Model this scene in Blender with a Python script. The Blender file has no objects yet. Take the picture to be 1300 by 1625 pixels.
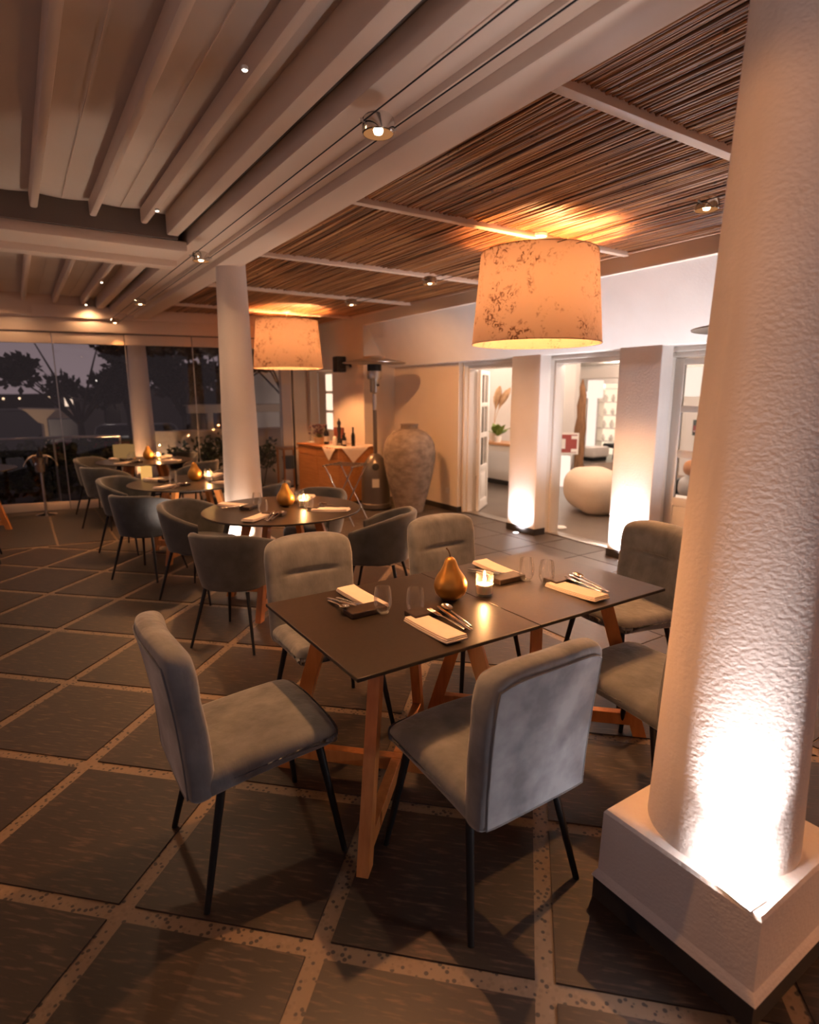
import bpy, math, random
from mathutils import Vector, Matrix
random.seed(7)
sc = bpy.context.scene
col = sc.collection
R = math.radians
PI = math.pi

# ------------------------------------------------------------------ camera
YAW, PIT, ROL, FPX = R(-33.322), R(11.158), R(-0.111), 938.484
fw = Vector((math.cos(PIT)*math.cos(YAW), math.cos(PIT)*math.sin(YAW), -math.sin(PIT)))
rt = Vector((math.sin(YAW), -math.cos(YAW), 0.0))
up = rt.cross(fw)
rt2 = rt*math.cos(ROL)+up*math.sin(ROL)
up2 = up*math.cos(ROL)-rt*math.sin(ROL)
cam = bpy.data.cameras.new('camera')
camo = bpy.data.objects.new('camera', cam)
col.objects.link(camo)
camo.matrix_world = Matrix(((rt2.x, up2.x, -fw.x, 0), (rt2.y, up2.y, -fw.y, 0), (rt2.z, up2.z, -fw.z, 1.6), (0, 0, 0, 1)))
cam.sensor_fit = 'HORIZONTAL'
cam.sensor_width = 36.0
cam.lens = 36.0*FPX/1300.0
cam.clip_start = 0.05
cam.clip_end = 500
cam.dof.use_dof = True
cam.dof.focus_distance = 2.5
cam.dof.aperture_fstop = 2.4
sc.camera = camo

# ------------------------------------------------------------------ world, exposure
w = bpy.data.worlds.new('dusk')
sc.world = w
w.use_nodes = True
wn = w.node_tree.nodes
bg = wn['Background']
tc = wn.new('ShaderNodeTexCoord')
sx = wn.new('ShaderNodeSeparateXYZ')
rp = wn.new('ShaderNodeValToRGB')
rp.color_ramp.elements[0].position = 0.0
rp.color_ramp.elements[0].color = (0.25, 0.180, 0.185, 1)
rp.color_ramp.elements[1].position = 0.6
rp.color_ramp.elements[1].color = (0.080, 0.060, 0.068, 1)
w.node_tree.links.new(tc.outputs['Generated'], sx.inputs[0])
w.node_tree.links.new(sx.outputs['Z'], rp.inputs[0])
w.node_tree.links.new(rp.outputs[0], bg.inputs['Color'])
bg.inputs['Strength'].default_value = 1.0
sc.view_settings.view_transform = 'Standard'
sc.view_settings.look = 'None'
sc.view_settings.exposure = 0.0
sc.view_settings.gamma = 1.0
sc.view_settings.use_curve_mapping = False

WARM = (1.0, 0.43, 0.15)
HALO = (1.0, 0.43, 0.15)
COOL = (1.0, 0.93, 0.97)
ROOM = (1.0, 0.75, 0.60)
# light levels (watts)
P_SPOT, P_CSPOT, P_LED = 130, 120, 9.0
P_UP_NEAR, P_UP_PIL, P_UP_FAR, P_ROOM = 24, 105, 27, 150


def point(name, loc, power, color=WARM, radius=0.03):
    l = bpy.data.lights.new(name, 'POINT')
    l.energy = power; l.color = color; l.shadow_soft_size = radius
    o = bpy.data.objects.new(name, l); o.location = loc; col.objects.link(o)
    return o


def spot(name, loc, target, power, color=HALO, angle=80, blend=0.5, radius=0.03):
    l = bpy.data.lights.new(name, 'SPOT')
    l.energy = power; l.color = color; l.spot_size = R(angle); l.spot_blend = blend; l.shadow_soft_size = radius
    o = bpy.data.objects.new(name, l); o.location = loc
    d = Vector(target)-Vector(loc)
    o.rotation_euler = d.to_track_quat('-Z', 'Y').to_euler()
    col.objects.link(o)
    return o


# ------------------------------------------------------------------ materials
MATS = {}


def principled(name, color, rough=0.5, metal=0.0, **kw):
    m = bpy.data.materials.new(name); m.use_nodes = True
    b = m.node_tree.nodes['Principled BSDF']
    b.inputs['Base Color'].default_value = (*color, 1)
    b.inputs['Roughness'].default_value = rough
    b.inputs['Metallic'].default_value = metal
    for k, v in kw.items():
        b.inputs[k.replace('_', ' ')].default_value = v
    MATS[name] = m
    return m


def textured(name, c1, c2, scale=5.0, stretch=(1, 1, 1), rot=0.0, rough=0.6, metal=0.0, bump=0.0, bscale=None, detail=4,
             lo=0.3, hi=0.7, rnd=0.0, rough2=None, dist=0.02, bstretch=None, **kw):
    """Principled with colour from a noise ramp, optional bump and per-object random value."""
    m = principled(name, c1, rough, metal, **kw)
    nt = m.node_tree; n = nt.nodes; b = n['Principled BSDF']; L = nt.links.new
    t = n.new('ShaderNodeTexCoord')
    base_vec = t.outputs['Object']
    if rot:
        mr_ = n.new('ShaderNodeMapping'); mr_.inputs['Rotation'].default_value = (0, 0, rot); L(base_vec, mr_.inputs['Vector']); base_vec = mr_.outputs[0]
    mp = n.new('ShaderNodeMapping'); mp.inputs['Scale'].default_value = stretch
    L(base_vec, mp.inputs['Vector'])
    no = n.new('ShaderNodeTexNoise'); no.inputs['Scale'].default_value = scale; no.inputs['Detail'].default_value = detail
    vec = mp.outputs[0]
    if rnd:
        oi = n.new('ShaderNodeObjectInfo'); ad = n.new('ShaderNodeVectorMath'); ad.operation = 'MULTIPLY_ADD'
        cb = n.new('ShaderNodeCombineXYZ')
        L(oi.outputs['Random'], cb.inputs[0]); L(oi.outputs['Random'], cb.inputs[1])
        ad.inputs[1].default_value = (37, 53, 0)
        L(cb.outputs[0], ad.inputs[0]); L(mp.outputs[0], ad.inputs[2]); vec = ad.outputs[0]
    L(vec, no.inputs['Vector'])
    r = n.new('ShaderNodeValToRGB')
    r.color_ramp.elements[0].position = lo; r.color_ramp.elements[0].color = (*c1, 1)
    r.color_ramp.elements[1].position = hi; r.color_ramp.elements[1].color = (*c2, 1)
    L(no.outputs[0], r.inputs[0])
    out = r.outputs[0]
    if rnd:
        hs = n.new('ShaderNodeHueSaturation'); mr = n.new('ShaderNodeMapRange')
        mr.inputs['To Min'].default_value = 1-rnd; mr.inputs['To Max'].default_value = 1+rnd
        L(oi.outputs['Random'], mr.inputs[0]); L(mr.outputs[0], hs.inputs['Value']); L(out, hs.inputs['Color']); out = hs.outputs[0]
    L(out, b.inputs['Base Color'])
    if rough2 is not None:
        mr2 = n.new('ShaderNodeMapRange'); mr2.inputs['To Min'].default_value = rough; mr2.inputs['To Max'].default_value = rough2
        L(no.outputs[0], mr2.inputs[0]); L(mr2.outputs[0], b.inputs['Roughness'])
    if bump:
        nb = n.new('ShaderNodeTexNoise'); nb.inputs['Scale'].default_value = bscale or scale*4; nb.inputs['Detail'].default_value = 5
        if bstretch:
            mb_ = n.new('ShaderNodeMapping'); mb_.inputs['Scale'].default_value = bstretch
            L(base_vec, mb_.inputs['Vector']); L(mb_.outputs[0], nb.inputs['Vector'])
        else:
            L(t.outputs['Object'], nb.inputs['Vector'])
        bp = n.new('ShaderNodeBump'); bp.inputs['Strength'].default_value = bump; bp.inputs['Distance'].default_value = dist
        L(nb.outputs[0], bp.inputs['Height']); L(bp.outputs[0], b.inputs['Normal'])
    return m


def emissive(name, color, strength):
    m = bpy.data.materials.new(name); m.use_nodes = True
    n = m.node_tree.nodes; n.clear()
    e = n.new('ShaderNodeEmission'); e.inputs[0].default_value = (*color, 1); e.inputs[1].default_value = strength
    o = n.new('ShaderNodeOutputMaterial'); m.node_tree.links.new(e.outputs[0], o.inputs[0])
    MATS[name] = m
    return m


def thin_glass(name, tint=(1, 1, 1), ior=1.45, boost=1.0, rough=0.0):
    m = bpy.data.materials.new(name); m.use_nodes = True
    n = m.node_tree.nodes; n.clear(); L = m.node_tree.links.new
    tr = n.new('ShaderNodeBsdfTransparent'); tr.inputs[0].default_value = (*tint, 1)
    gl = n.new('ShaderNodeBsdfGlossy'); gl.inputs['Roughness'].default_value = rough
    fr = n.new('ShaderNodeFresnel'); fr.inputs[0].default_value = ior
    mu = n.new('ShaderNodeMath'); mu.operation = 'MULTIPLY'; mu.inputs[1].default_value = boost; mu.use_clamp = True
    mx = n.new('ShaderNodeMixShader'); o = n.new('ShaderNodeOutputMaterial')
    L(fr.outputs[0], mu.inputs[0]); L(mu.outputs[0], mx.inputs[0]); L(tr.outputs[0], mx.inputs[1]); L(gl.outputs[0], mx.inputs[2]); L(mx.outputs[0], o.inputs[0])
    MATS[name] = m
    return m


GA = R(45.572)
textured('plaster', (0.80, 0.77, 0.73), (0.86, 0.83, 0.79), 3, rough=0.75, bump=0.35, bscale=55, dist=0.006)
textured('column_plaster', (0.80, 0.69, 0.60), (0.86, 0.75, 0.66), 3, rough=0.62, bump=0.5, bscale=75, dist=0.004, bstretch=(1, 1, 1.35))
textured('wall_paint', (0.78, 0.68, 0.57), (0.82, 0.72, 0.61), 2, rough=0.8, bump=0.15, bscale=90, dist=0.003)
textured('room_paint', (0.84, 0.80, 0.75), (0.86, 0.82, 0.78), 2, rough=0.8)
principled('painted_metal', (0.75, 0.58, 0.45), 0.42)
principled('door_paint', (0.82, 0.78, 0.72), 0.4)
textured('canopy', (0.68, 0.55, 0.44), (0.74, 0.61, 0.50), 1.5, rough=0.7, bump=0.05, bscale=200)
principled('gap_shade', (0.16, 0.125, 0.10), 0.7)  # shade of beam gaps and behind the reeds put into the colour
principled('skirting', (0.035, 0.030, 0.028), 0.45)
principled('black_metal', (0.012, 0.012, 0.012), 0.42, 0.3)
principled('black_plastic', (0.015, 0.015, 0.016), 0.5)
principled('chrome', (0.75, 0.73, 0.70), 0.12, 1.0)
principled('steel', (0.55, 0.52, 0.49), 0.28, 1.0)
principled('cutlery_steel', (0.78, 0.74, 0.70), 0.17, 1.0)
textured('table_laminate', (0.022, 0.015, 0.011), (0.032, 0.022, 0.016), 60, rough=0.36, bump=0.04, bscale=400, dist=0.002)
textured('beech', (0.50, 0.17, 0.042), (0.64, 0.25, 0.070), 6, stretch=(6, 6, 0.6), rough=0.42, bump=0.05, bscale=60)
textured('cabinet_wood', (0.40, 0.16, 0.05), (0.52, 0.23, 0.08), 5, stretch=(0.7, 6, 6), rough=0.45)
textured('top_wood', (0.50, 0.25, 0.11), (0.60, 0.33, 0.16), 5, stretch=(0.7, 6, 6), rough=0.4)
textured('tray_wood', (0.030, 0.018, 0.012), (0.055, 0.032, 0.020), 8, stretch=(1, 6, 6), rough=0.4)
textured('velvet', (0.135, 0.138, 0.142), (0.225, 0.228, 0.232), 9, rough=0.85, bump=0.45, bscale=16, dist=0.014, bstretch=(1, 1, .4), detail=5, lo=0.35, hi=0.68, rnd=0.05,
         Sheen_Weight=0.55, Sheen_Roughness=0.4)
textured('velvet_back', (0.14, 0.15, 0.17), (0.33, 0.35, 0.37), 7, rough=0.85, bump=0.12, bscale=30, dist=0.006, detail=6, lo=0.36, hi=0.62,
         Sheen_Weight=0.55, Sheen_Roughness=0.4)
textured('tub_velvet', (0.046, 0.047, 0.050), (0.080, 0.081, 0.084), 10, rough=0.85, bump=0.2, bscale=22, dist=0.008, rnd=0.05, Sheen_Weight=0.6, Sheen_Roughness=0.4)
textured('napkin', (0.80, 0.66, 0.55), (0.84, 0.70, 0.60), 30, rough=0.85, bump=0.15, bscale=300, dist=0.002)
textured('gold', (0.55, 0.27, 0.06), (0.66, 0.35, 0.09), 6, rough=0.36, metal=0.85)
principled('pear_stem', (0.10, 0.06, 0.035), 0.7)
textured('urn_clay', (0.17, 0.125, 0.095), (0.34, 0.265, 0.205), 9, stretch=(1, 1, 1.6), rough=0.85, bump=0.5, bscale=30, dist=0.008, detail=8)
textured('slate', (0.033, 0.022, 0.017), (0.150, 0.092, 0.060), 9, stretch=(1.3, 8, 1), rot=-GA, rough=0.36, rough2=0.52, bump=0.12, bscale=8, bstretch=(1.5, 12, 1), detail=8, lo=0.53, hi=0.78, rnd=0.10, dist=0.004)
textured('slate_plain', (0.050, 0.040, 0.034), (0.085, 0.066, 0.054), 7, stretch=(1, 7, 1), rough=0.34, rough2=0.5, bump=0.08, bscale=14, bstretch=(1.5, 10, 1), rnd=0.12, dist=0.004)
textured('room_floor', (0.13, 0.105, 0.085), (0.17, 0.14, 0.115), 3, rough=0.3)
textured('rug', (0.22, 0.15, 0.11), (0.27, 0.19, 0.14), 40, rough=0.95)
textured('pouf_cloth', (0.66, 0.52, 0.38), (0.70, 0.56, 0.42), 50, rough=0.9, bump=0.1, bscale=200, dist=0.003)
textured('driftwood', (0.13, 0.06, 0.025), (0.30, 0.15, 0.065), 6, stretch=(6, 6, 0.8), rough=0.8, bump=0.5, bscale=25)
textured('foliage', (0.030, 0.045, 0.018), (0.06, 0.08, 0.03), 6, rough=0.6)
textured('leaf_green', (0.12, 0.19, 0.03), (0.22, 0.28, 0.06), 6, rough=0.5)
textured('tree_leaf', (0.012, 0.012, 0.008), (0.025, 0.022, 0.012), 4, rough=0.7)
textured('tree_leaf_warm', (0.030, 0.018, 0.012), (0.05, 0.030, 0.018), 4, rough=0.7)
textured('bark', (0.03, 0.022, 0.018), (0.05, 0.04, 0.03), 8, rough=0.9)
textured('pampas', (0.55, 0.33, 0.18), (0.68, 0.44, 0.26), 12, rough=0.95)
principled('flower', (0.10, 0.05, 0.07), 0.8)
principled('pot_cream', (0.62, 0.48, 0.30), 0.6)
principled('bottle_dark', (0.014, 0.010, 0.008), 0.12)
principled('bottle_label', (0.62, 0.54, 0.44), 0.7)
principled('book_red', (0.20, 0.06, 0.04), 0.6)
principled('sofa_white', (0.78, 0.72, 0.66), 0.8)
principled('sign_red', (0.30, 0.055, 0.045), 0.6)
principled('paper', (0.85, 0.80, 0.74), 0.7)
principled('picture_dark', (0.03, 0.045, 0.04), 0.5)
principled('picture_red', (0.30, 0.035, 0.03), 0.5)
principled('cushion_blue', (0.46, 0.44, 0.42), 0.9)
principled('cushion_orange', (0.45, 0.20, 0.08), 0.9)
principled('heater_body', (0.16, 0.135, 0.115), 0.35, 0.6)
principled('ground', (0.03, 0.026, 0.022), 0.9)
principled('sea', (0.012, 0.013, 0.018), 0.5)
principled('house_white', (0.62, 0.50, 0.38), 0.8)
principled('house_dark', (0.10, 0.085, 0.085), 0.8)
principled('house_blue', (0.16, 0.17, 0.20), 0.8)
principled('void_glass', (0.015, 0.014, 0.016), 0.15)
principled('car_red', (0.20, 0.02, 0.015), 0.3)
principled('blue_pot', (0.12, 0.16, 0.17), 0.5)
principled('wax', (0.92, 0.74, 0.55), 0.5, Subsurface_Weight=0.8, Subsurface_Radius=(.03, .015, .008))
thin_glass('window_glass', (0.90, 0.90, 0.92), 1.5, 1.3)
thin_glass('door_glass', (0.97, 0.97, 0.97), 1.45, 1.0)

def table_glass():
    m = bpy.data.materials.new('drink_glass'); m.use_nodes = True
    n = m.node_tree.nodes; n.clear(); L = m.node_tree.links.new
    tr = n.new('ShaderNodeBsdfTransparent'); tr.inputs[0].default_value = (0.985, 0.985, 0.985, 1)
    gl = n.new('ShaderNodeBsdfGlossy'); gl.inputs['Roughness'].default_value = 0.04
    df = n.new('ShaderNodeBsdfTranslucent'); df.inputs[0].default_value = (0.8, 0.8, 0.8, 1)
    d2 = n.new('ShaderNodeBsdfDiffuse'); d2.inputs[0].default_value = (0.8, 0.8, 0.8, 1)
    lw = n.new('ShaderNodeLayerWeight'); lw.inputs[0].default_value = 0.25
    fr = n.new('ShaderNodeFresnel'); fr.inputs[0].default_value = 1.45
    mn = n.new('ShaderNodeMath'); mn.operation = 'MINIMUM'; mn.inputs[1].default_value = 0.50
    pw = n.new('ShaderNodeMath'); pw.operation = 'MULTIPLY'; pw.inputs[1].default_value = 0.55
    m0 = n.new('ShaderNodeMixShader'); m0.inputs[0].default_value = 0.5
    m1 = n.new('ShaderNodeMixShader'); m2 = n.new('ShaderNodeMixShader'); o = n.new('ShaderNodeOutputMaterial')
    L(df.outputs[0], m0.inputs[1]); L(d2.outputs[0], m0.inputs[2])
    L(lw.outputs['Facing'], pw.inputs[0]); L(pw.outputs[0], m1.inputs[0]); L(tr.outputs[0], m1.inputs[1]); L(m0.outputs[0], m1.inputs[2])  # pale edge mix stands in for light refracted at the rim
    L(fr.outputs[0], mn.inputs[0]); L(mn.outputs[0], m2.inputs[0]); L(m1.outputs[0], m2.inputs[1]); L(gl.outputs[0], m2.inputs[2]); L(m2.outputs[0], o.inputs[0])
    MATS['drink_glass'] = m


table_glass()
thin_glass('rail_glass', (0.72, 0.72, 0.74), 1.45, 1.0)
emissive('bulb', (1.0, 0.44, 0.165), 640)
emissive('room_bulb', (1.0, 0.80, 0.60), 60)
emissive('halogen', (1.0, 0.60, 0.32), 22)
emissive('halogen_dim', (1.0, 0.55, 0.30), 4)
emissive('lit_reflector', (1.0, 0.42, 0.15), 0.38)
emissive('led', (1.0, 0.78, 0.58), 25)
emissive('flame', (1.0, 0.46, 0.16), 1000)
emissive('uplight_lens', (1.0, 0.95, 0.97), 14)
emissive('town_light', (1.0, 0.66, 0.38), 4)
emissive('street_light', (1.0, 0.85, 0.72), 12)
emissive('red_light', (1.0, 0.25, 0.08), 5)
emissive('lit_window', (1.0, 0.72, 0.52), 1.4)
emissive('lantern_glow', (1.0, 0.50, 0.14), 0.85)
emissive('lantern_dim', (1.0, 0.52, 0.18), 0.26)
emissive('lit_shade', (1.0, 0.80, 0.66), 1.25)
emissive('lit_shelf', (1.0, 0.78, 0.55), 1.3)


def make_terrazzo():
    m = principled('terrazzo', (0.25, 0.19, 0.14), 0.45)
    nt = m.node_tree; n = nt.nodes; b = n['Principled BSDF']; L = nt.links.new
    t = n.new('ShaderNodeTexCoord')
    v = n.new('ShaderNodeTexVoronoi'); v.inputs['Scale'].default_value = 62; L(t.outputs['Object'], v.inputs['Vector'])
    cr = n.new('ShaderNodeValToRGB'); cr.color_ramp.interpolation = 'CONSTANT'
    e = cr.color_ramp.elements
    e[0].position = 0; e[0].color = (0.045, 0.037, 0.032, 1)
    e[1].position = 0.40; e[1].color = (0.215, 0.150, 0.100, 1)
    for p, c in ((0.55, (0.185, 0.125, 0.082, 1)), (0.80, (0.235, 0.165, 0.112, 1)), (0.965, (0.50, 0.38, 0.28, 1))):
        x = e.new(p); x.color = c
    L(v.outputs['Color'], cr.inputs[0])
    m2 = n.new('ShaderNodeMixRGB'); m2.inputs[1].default_value = (0.215, 0.150, 0.100, 1)
    c2 = n.new('ShaderNodeValToRGB'); c2.color_ramp.elements[0].position = 0.36; c2.color_ramp.elements[0].color = (1, 1, 1, 1)
    c2.color_ramp.elements[1].position = 0.46; c2.color_ramp.elements[1].color = (0, 0, 0, 1)
    L(v.outputs['Distance'], c2.inputs[0]); L(c2.outputs[0], m2.inputs[0]); L(cr.outputs[0], m2.inputs[2])
    L(m2.outputs[0], b.inputs['Base Color'])


def make_reed():
    m = principled('reed', (0.3, 0.15, 0.06), 0.38)
    nt = m.node_tree; n = nt.nodes; b = n['Principled BSDF']; L = nt.links.new
    t = n.new('ShaderNodeTexCoord')
    mp = n.new('ShaderNodeMapping'); mp.inputs['Scale'].default_value = (0.6, 48, 1)
    L(t.outputs['Object'], mp.inputs['Vector'])
    no = n.new('ShaderNodeTexNoise'); no.inputs['Scale'].default_value = 1.0; no.inputs['Detail'].default_value = 3
    L(mp.outputs[0], no.inputs['Vector'])
    cr = n.new('ShaderNodeValToRGB'); e = cr.color_ramp.elements
    e[0].position = 0.34; e[0].color = (0.070, 0.026, 0.011, 1)
    e[1].position = 0.68; e[1].color = (0.58, 0.30, 0.12, 1)
    x = e.new(0.5); x.color = (0.30, 0.13, 0.050, 1)
    L(no.outputs[0], cr.inputs[0])
    # darker joints now and then along the reed
    mp2 = n.new('ShaderNodeMapping'); mp2.inputs['Scale'].default_value = (20, 45, 1); L(t.outputs['Object'], mp2.inputs['Vector'])
    n2 = n.new('ShaderNodeTexNoise'); n2.inputs['Scale'].default_value = 1; n2.inputs['Detail'].default_value = 1; L(mp2.outputs[0], n2.inputs['Vector'])
    c2 = n.new('ShaderNodeValToRGB'); c2.color_ramp.elements[0].position = 0.70; c2.color_ramp.elements[0].color = (1, 1, 1, 1)
    c2.color_ramp.elements[1].position = 0.76; c2.color_ramp.elements[1].color = (0.25, 0.22, 0.2, 1)
    L(n2.outputs[0], c2.inputs[0])
    mx = n.new('ShaderNodeMixRGB'); mx.blend_type = 'MULTIPLY'; mx.inputs[0].default_value = 1
    L(cr.outputs[0], mx.inputs[1]); L(c2.outputs[0], mx.inputs[2]); L(mx.outputs[0], b.inputs['Base Color'])


def make_shade():
    """Printed cloth lampshade: warm cloth that lets light through, with mottled brown scrollwork."""
    m = bpy.data.materials.new('shade_cloth'); m.use_nodes = True
    nt = m.node_tree; n = nt.nodes; n.clear(); L = nt.links.new
    t = n.new('ShaderNodeTexCoord')
    n1 = n.new('ShaderNodeTexNoise'); n1.inputs['Scale'].default_value = 5.5; n1.inputs['Detail'].default_value = 2; n1.inputs['Distortion'].default_value = 1.2
    n2 = n.new('ShaderNodeTexNoise'); n2.inputs['Scale'].default_value = 24; n2.inputs['Detail'].default_value = 5; n2.inputs['Distortion'].default_value = 2.0
    L(t.outputs['Object'], n1.inputs['Vector']); L(t.outputs['Object'], n2.inputs['Vector'])
    r1 = n.new('ShaderNodeValToRGB'); r1.color_ramp.elements[0].position = 0.50; r1.color_ramp.elements[1].position = 0.64
    r2 = n.new('ShaderNodeValToRGB'); r2.color_ramp.elements[0].position = 0.50; r2.color_ramp.elements[1].position = 0.62
    L(n1.outputs[0], r1.inputs[0]); L(n2.outputs[0], r2.inputs[0])
    mu = n.new('ShaderNodeMath'); mu.operation = 'MULTIPLY'; L(r1.outputs[0], mu.inputs[0]); L(r2.outputs[0], mu.inputs[1])
    mc = n.new('ShaderNodeMixRGB'); mc.inputs[1].default_value = (0.28, 0.20, 0.15, 1); mc.inputs[2].default_value = (0.085, 0.046, 0.028, 1)
    L(mu.outputs[0], mc.inputs[0])
    df = n.new('ShaderNodeBsdfDiffuse'); tl = n.new('ShaderNodeBsdfTranslucent'); mx = n.new('ShaderNodeMixShader'); mx.inputs[0].default_value = 0.16
    L(mc.outputs[0], df.inputs[0]); L(mc.outputs[0], tl.inputs[0]); L(df.outputs[0], mx.inputs[1]); L(tl.outputs[0], mx.inputs[2])
    o = n.new('ShaderNodeOutputMaterial'); L(mx.outputs[0], o.inputs[0])
    MATS['shade_cloth'] = m


make_terrazzo(); make_reed(); make_shade()

# ------------------------------------------------------------------ mesh helpers


class MB:
    def __init__(s): s.v = []; s.f = []

    def add(s, vs, fs, M=None):
        k = len(s.v)
        s.v += [tuple(M @ Vector(p)) for p in vs] if M is not None else [tuple(p) for p in vs]
        s.f += [tuple(i+k for i in f) for f in fs]
        return s

    def box(s, lo, hi, M=None):
        (a, b, c), (d, e, f) = lo, hi
        vs = [(a, b, c), (d, b, c), (d, e, c), (a, e, c), (a, b, f), (d, b, f), (d, e, f), (a, e, f)]
        return s.add(vs, [(0, 3, 2, 1), (4, 5, 6, 7), (0, 1, 5, 4), (1, 2, 6, 5), (2, 3, 7, 6), (3, 0, 4, 7)], M)

    def bbox(s, lo, hi, r=0.006, M=None):
        """box with bevelled edges"""
        rr = min(r, *(abs(h-l)/2.02 for l, h in zip(lo, hi)))
        c = [(l+h)/2 for l, h in zip(lo, hi)]; d = [abs(h-l) for l, h in zip(lo, hi)]
        vs, fs = rbox_data(*d, rr, (1, 1, 1), 1)
        return s.add([(x+c[0], y+c[1], z+c[2]) for x, y, z in vs], fs, M)

    def tube(s, pts, rad, n=10, cap=True, M=None):
        pts = [Vector(p) for p in pts]
        rad = rad if isinstance(rad, (list, tuple)) else [rad]*len(pts)
        vs, fs = [], []
        prev = None
        for i, p in enumerate(pts):
            d = (pts[min(i+1, len(pts)-1)]-pts[max(i-1, 0)]).normalized()
            if prev is None:
                a = Vector((1, 0, 0)) if abs(d.x) < 0.8 else Vector((0, 1, 0))
            else:
                a = prev
            x = (a-d*a.dot(d)).normalized(); prev = x; y = d.cross(x)
            for k in range(n):
                t = 2*PI*k/n
                vs.append(p+(x*math.cos(t)+y*math.sin(t))*rad[i])
        for i in range(len(pts)-1):
            for k in range(n):
                fs.append((i*n+k, i*n+(k+1) % n, (i+1)*n+(k+1) % n, (i+1)*n+k))
        if cap:
            fs.append(tuple(reversed(range(n)))); fs.append(tuple(range((len(pts)-1)*n, len(pts)*n)))
        return s.add(vs, fs, M)

    def lathe(s, prof, n=24, M=None, capb=True, capt=True):
        vs, fs = [], []
        for r, z in prof:
            for k in range(n):
                t = 2*PI*k/n
                vs.append((r*math.cos(t), r*math.sin(t), z))
        for i in range(len(prof)-1):
            for k in range(n):
                fs.append((i*n+k, i*n+(k+1) % n, (i+1)*n+(k+1) % n, (i+1)*n+k))
        if capb and prof[0][0] > 1e-5: fs.append(tuple(reversed(range(n))))
        if capt and prof[-1][0] > 1e-5: fs.append(tuple(range((len(prof)-1)*n, len(prof)*n)))
        return s.add(vs, fs, M)

    def prism(s, poly, z0, z1, M=None):
        n = len(poly)
        vs = [(x, y, z0) for x, y in poly]+[(x, y, z1) for x, y in poly]
        fs = [tuple(reversed(range(n))), tuple(range(n, 2*n))]+[(i, (i+1) % n, n+(i+1) % n, n+i) for i in range(n)]
        return s.add(vs, fs, M)

    def build(s, name, mat, parent=None, smooth=None, loc=None, rotz=0.0):
        me = bpy.data.meshes.new(name)
        me.from_pydata(s.v, [], s.f); me.validate(); me.update()
        me.materials.append(MATS[mat])
        if smooth is not None:
            me.polygons.foreach_set('use_smooth', [True]*len(me.polygons))
            if smooth < 180: me.set_sharp_from_angle(angle=R(smooth))
        o = bpy.data.objects.new(name, me); col.objects.link(o)
        if parent is not None: o.parent = parent
        if loc is not None: o.location = loc
        if rotz: o.rotation_euler = (0, 0, rotz)
        return o


def axis_samples(h, r, n, k):
    a = []
    for i in range(k): a.append(-h+r*(1-math.cos(PI/2*i/k)) if k > 1 else -h)
    inner = [-h+r+(2*(h-r))*i/n for i in range(n+1)]
    a += inner
    a += [-x for x in reversed(a[:k])]
    return a


def rbox_data(wd, dp, ht, r, div=(6, 4, 6), k=3):
    hs = (wd/2, dp/2, ht/2)
    S = [axis_samples(hs[i], r, div[i], k) for i in range(3)]
    vs, fs, idx = [], [], {}

    def vid(p):
        q = [max(-hs[i]+r, min(hs[i]-r, p[i])) for i in range(3)]
        d = Vector([p[i]-q[i] for i in range(3)])
        if d.length > 1e-9: d = d.normalized()*r
        c = tuple(round(q[i]+d[i], 6) for i in range(3))
        if c not in idx: idx[c] = len(vs); vs.append(c)
        return idx[c]
    for ax in range(3):
        u, v = (ax+1) % 3, (ax+2) % 3
        for sg in (-1, 1):
            for i in range(len(S[u])-1):
                for j in range(len(S[v])-1):
                    q = []
                    for (a, b) in ((i, j), (i+1, j), (i+1, j+1), (i, j+1)):
                        p = [0, 0, 0]; p[ax] = sg*hs[ax]; p[u] = S[u][a]; p[v] = S[v][b]; q.append(vid(p))
                    q = list(dict.fromkeys(q))
                    if len(q) < 3: continue
                    fs.append(tuple(q) if sg > 0 else tuple(reversed(q)))
    return vs, fs


def rbox(wd, dp, ht, r, div=(6, 4, 6), k=3, fn=None, M=None):
    vs, fs = rbox_data(wd, dp, ht, r, div, k)
    if fn: vs = [fn(*p) for p in vs]
    return MB().add(vs, fs, M)


def empty(name, loc=(0, 0, 0), rotz=0.0):
    o = bpy.data.objects.new(name, None); o.empty_display_size = 0.1
    col.objects.link(o); o.location = loc; o.rotation_euler = (0, 0, rotz)
    return o


def tag(o, label=None, cat=None, group=None, kind=None):
    if label: o['label'] = label
    if cat: o['category'] = cat
    if group: o['group'] = group
    if kind: o['kind'] = kind
    return o


def struct(o, label=None):
    o['kind'] = 'structure'
    if label: o['label'] = label
    return o


def copy_tree(o, parent=None):
    c = o.copy(); col.objects.link(c); c.parent = parent
    for ch in list(o.children): copy_tree(ch, c)
    return c


def place(proto, used, loc, rotz, label, cat=None, group=None):
    """the first call moves the prototype itself, later calls copy it"""
    o = proto if not used else copy_tree(proto)
    used.append(1)
    o.location = loc; o.rotation_euler = (0, 0, rotz)
    tag(o, label, cat, group)
    return o


def clip_poly(poly, a, b, c):
    """keep a*x+b*y<=c"""
    out = []
    for i in range(len(poly)):
        p, q = poly[i], poly[(i+1) % len(poly)]
        dp, dq = a*p[0]+b*p[1]-c, a*q[0]+b*q[1]-c
        if dp <= 0: out.append(p)
        if dp*dq < 0:
            t = dp/(dp-dq); out.append((p[0]+t*(q[0]-p[0]), p[1]+t*(q[1]-p[1])))
    return out


def area(poly):
    return 0.5*sum(poly[i][0]*poly[(i+1) % len(poly)][1]-poly[(i+1) % len(poly)][0]*poly[i][1] for i in range(len(poly)))


# line of the sliding glass front: X at a given Y
def glass_x(y): return 9.86+(y-0.5)*0.2025


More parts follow.
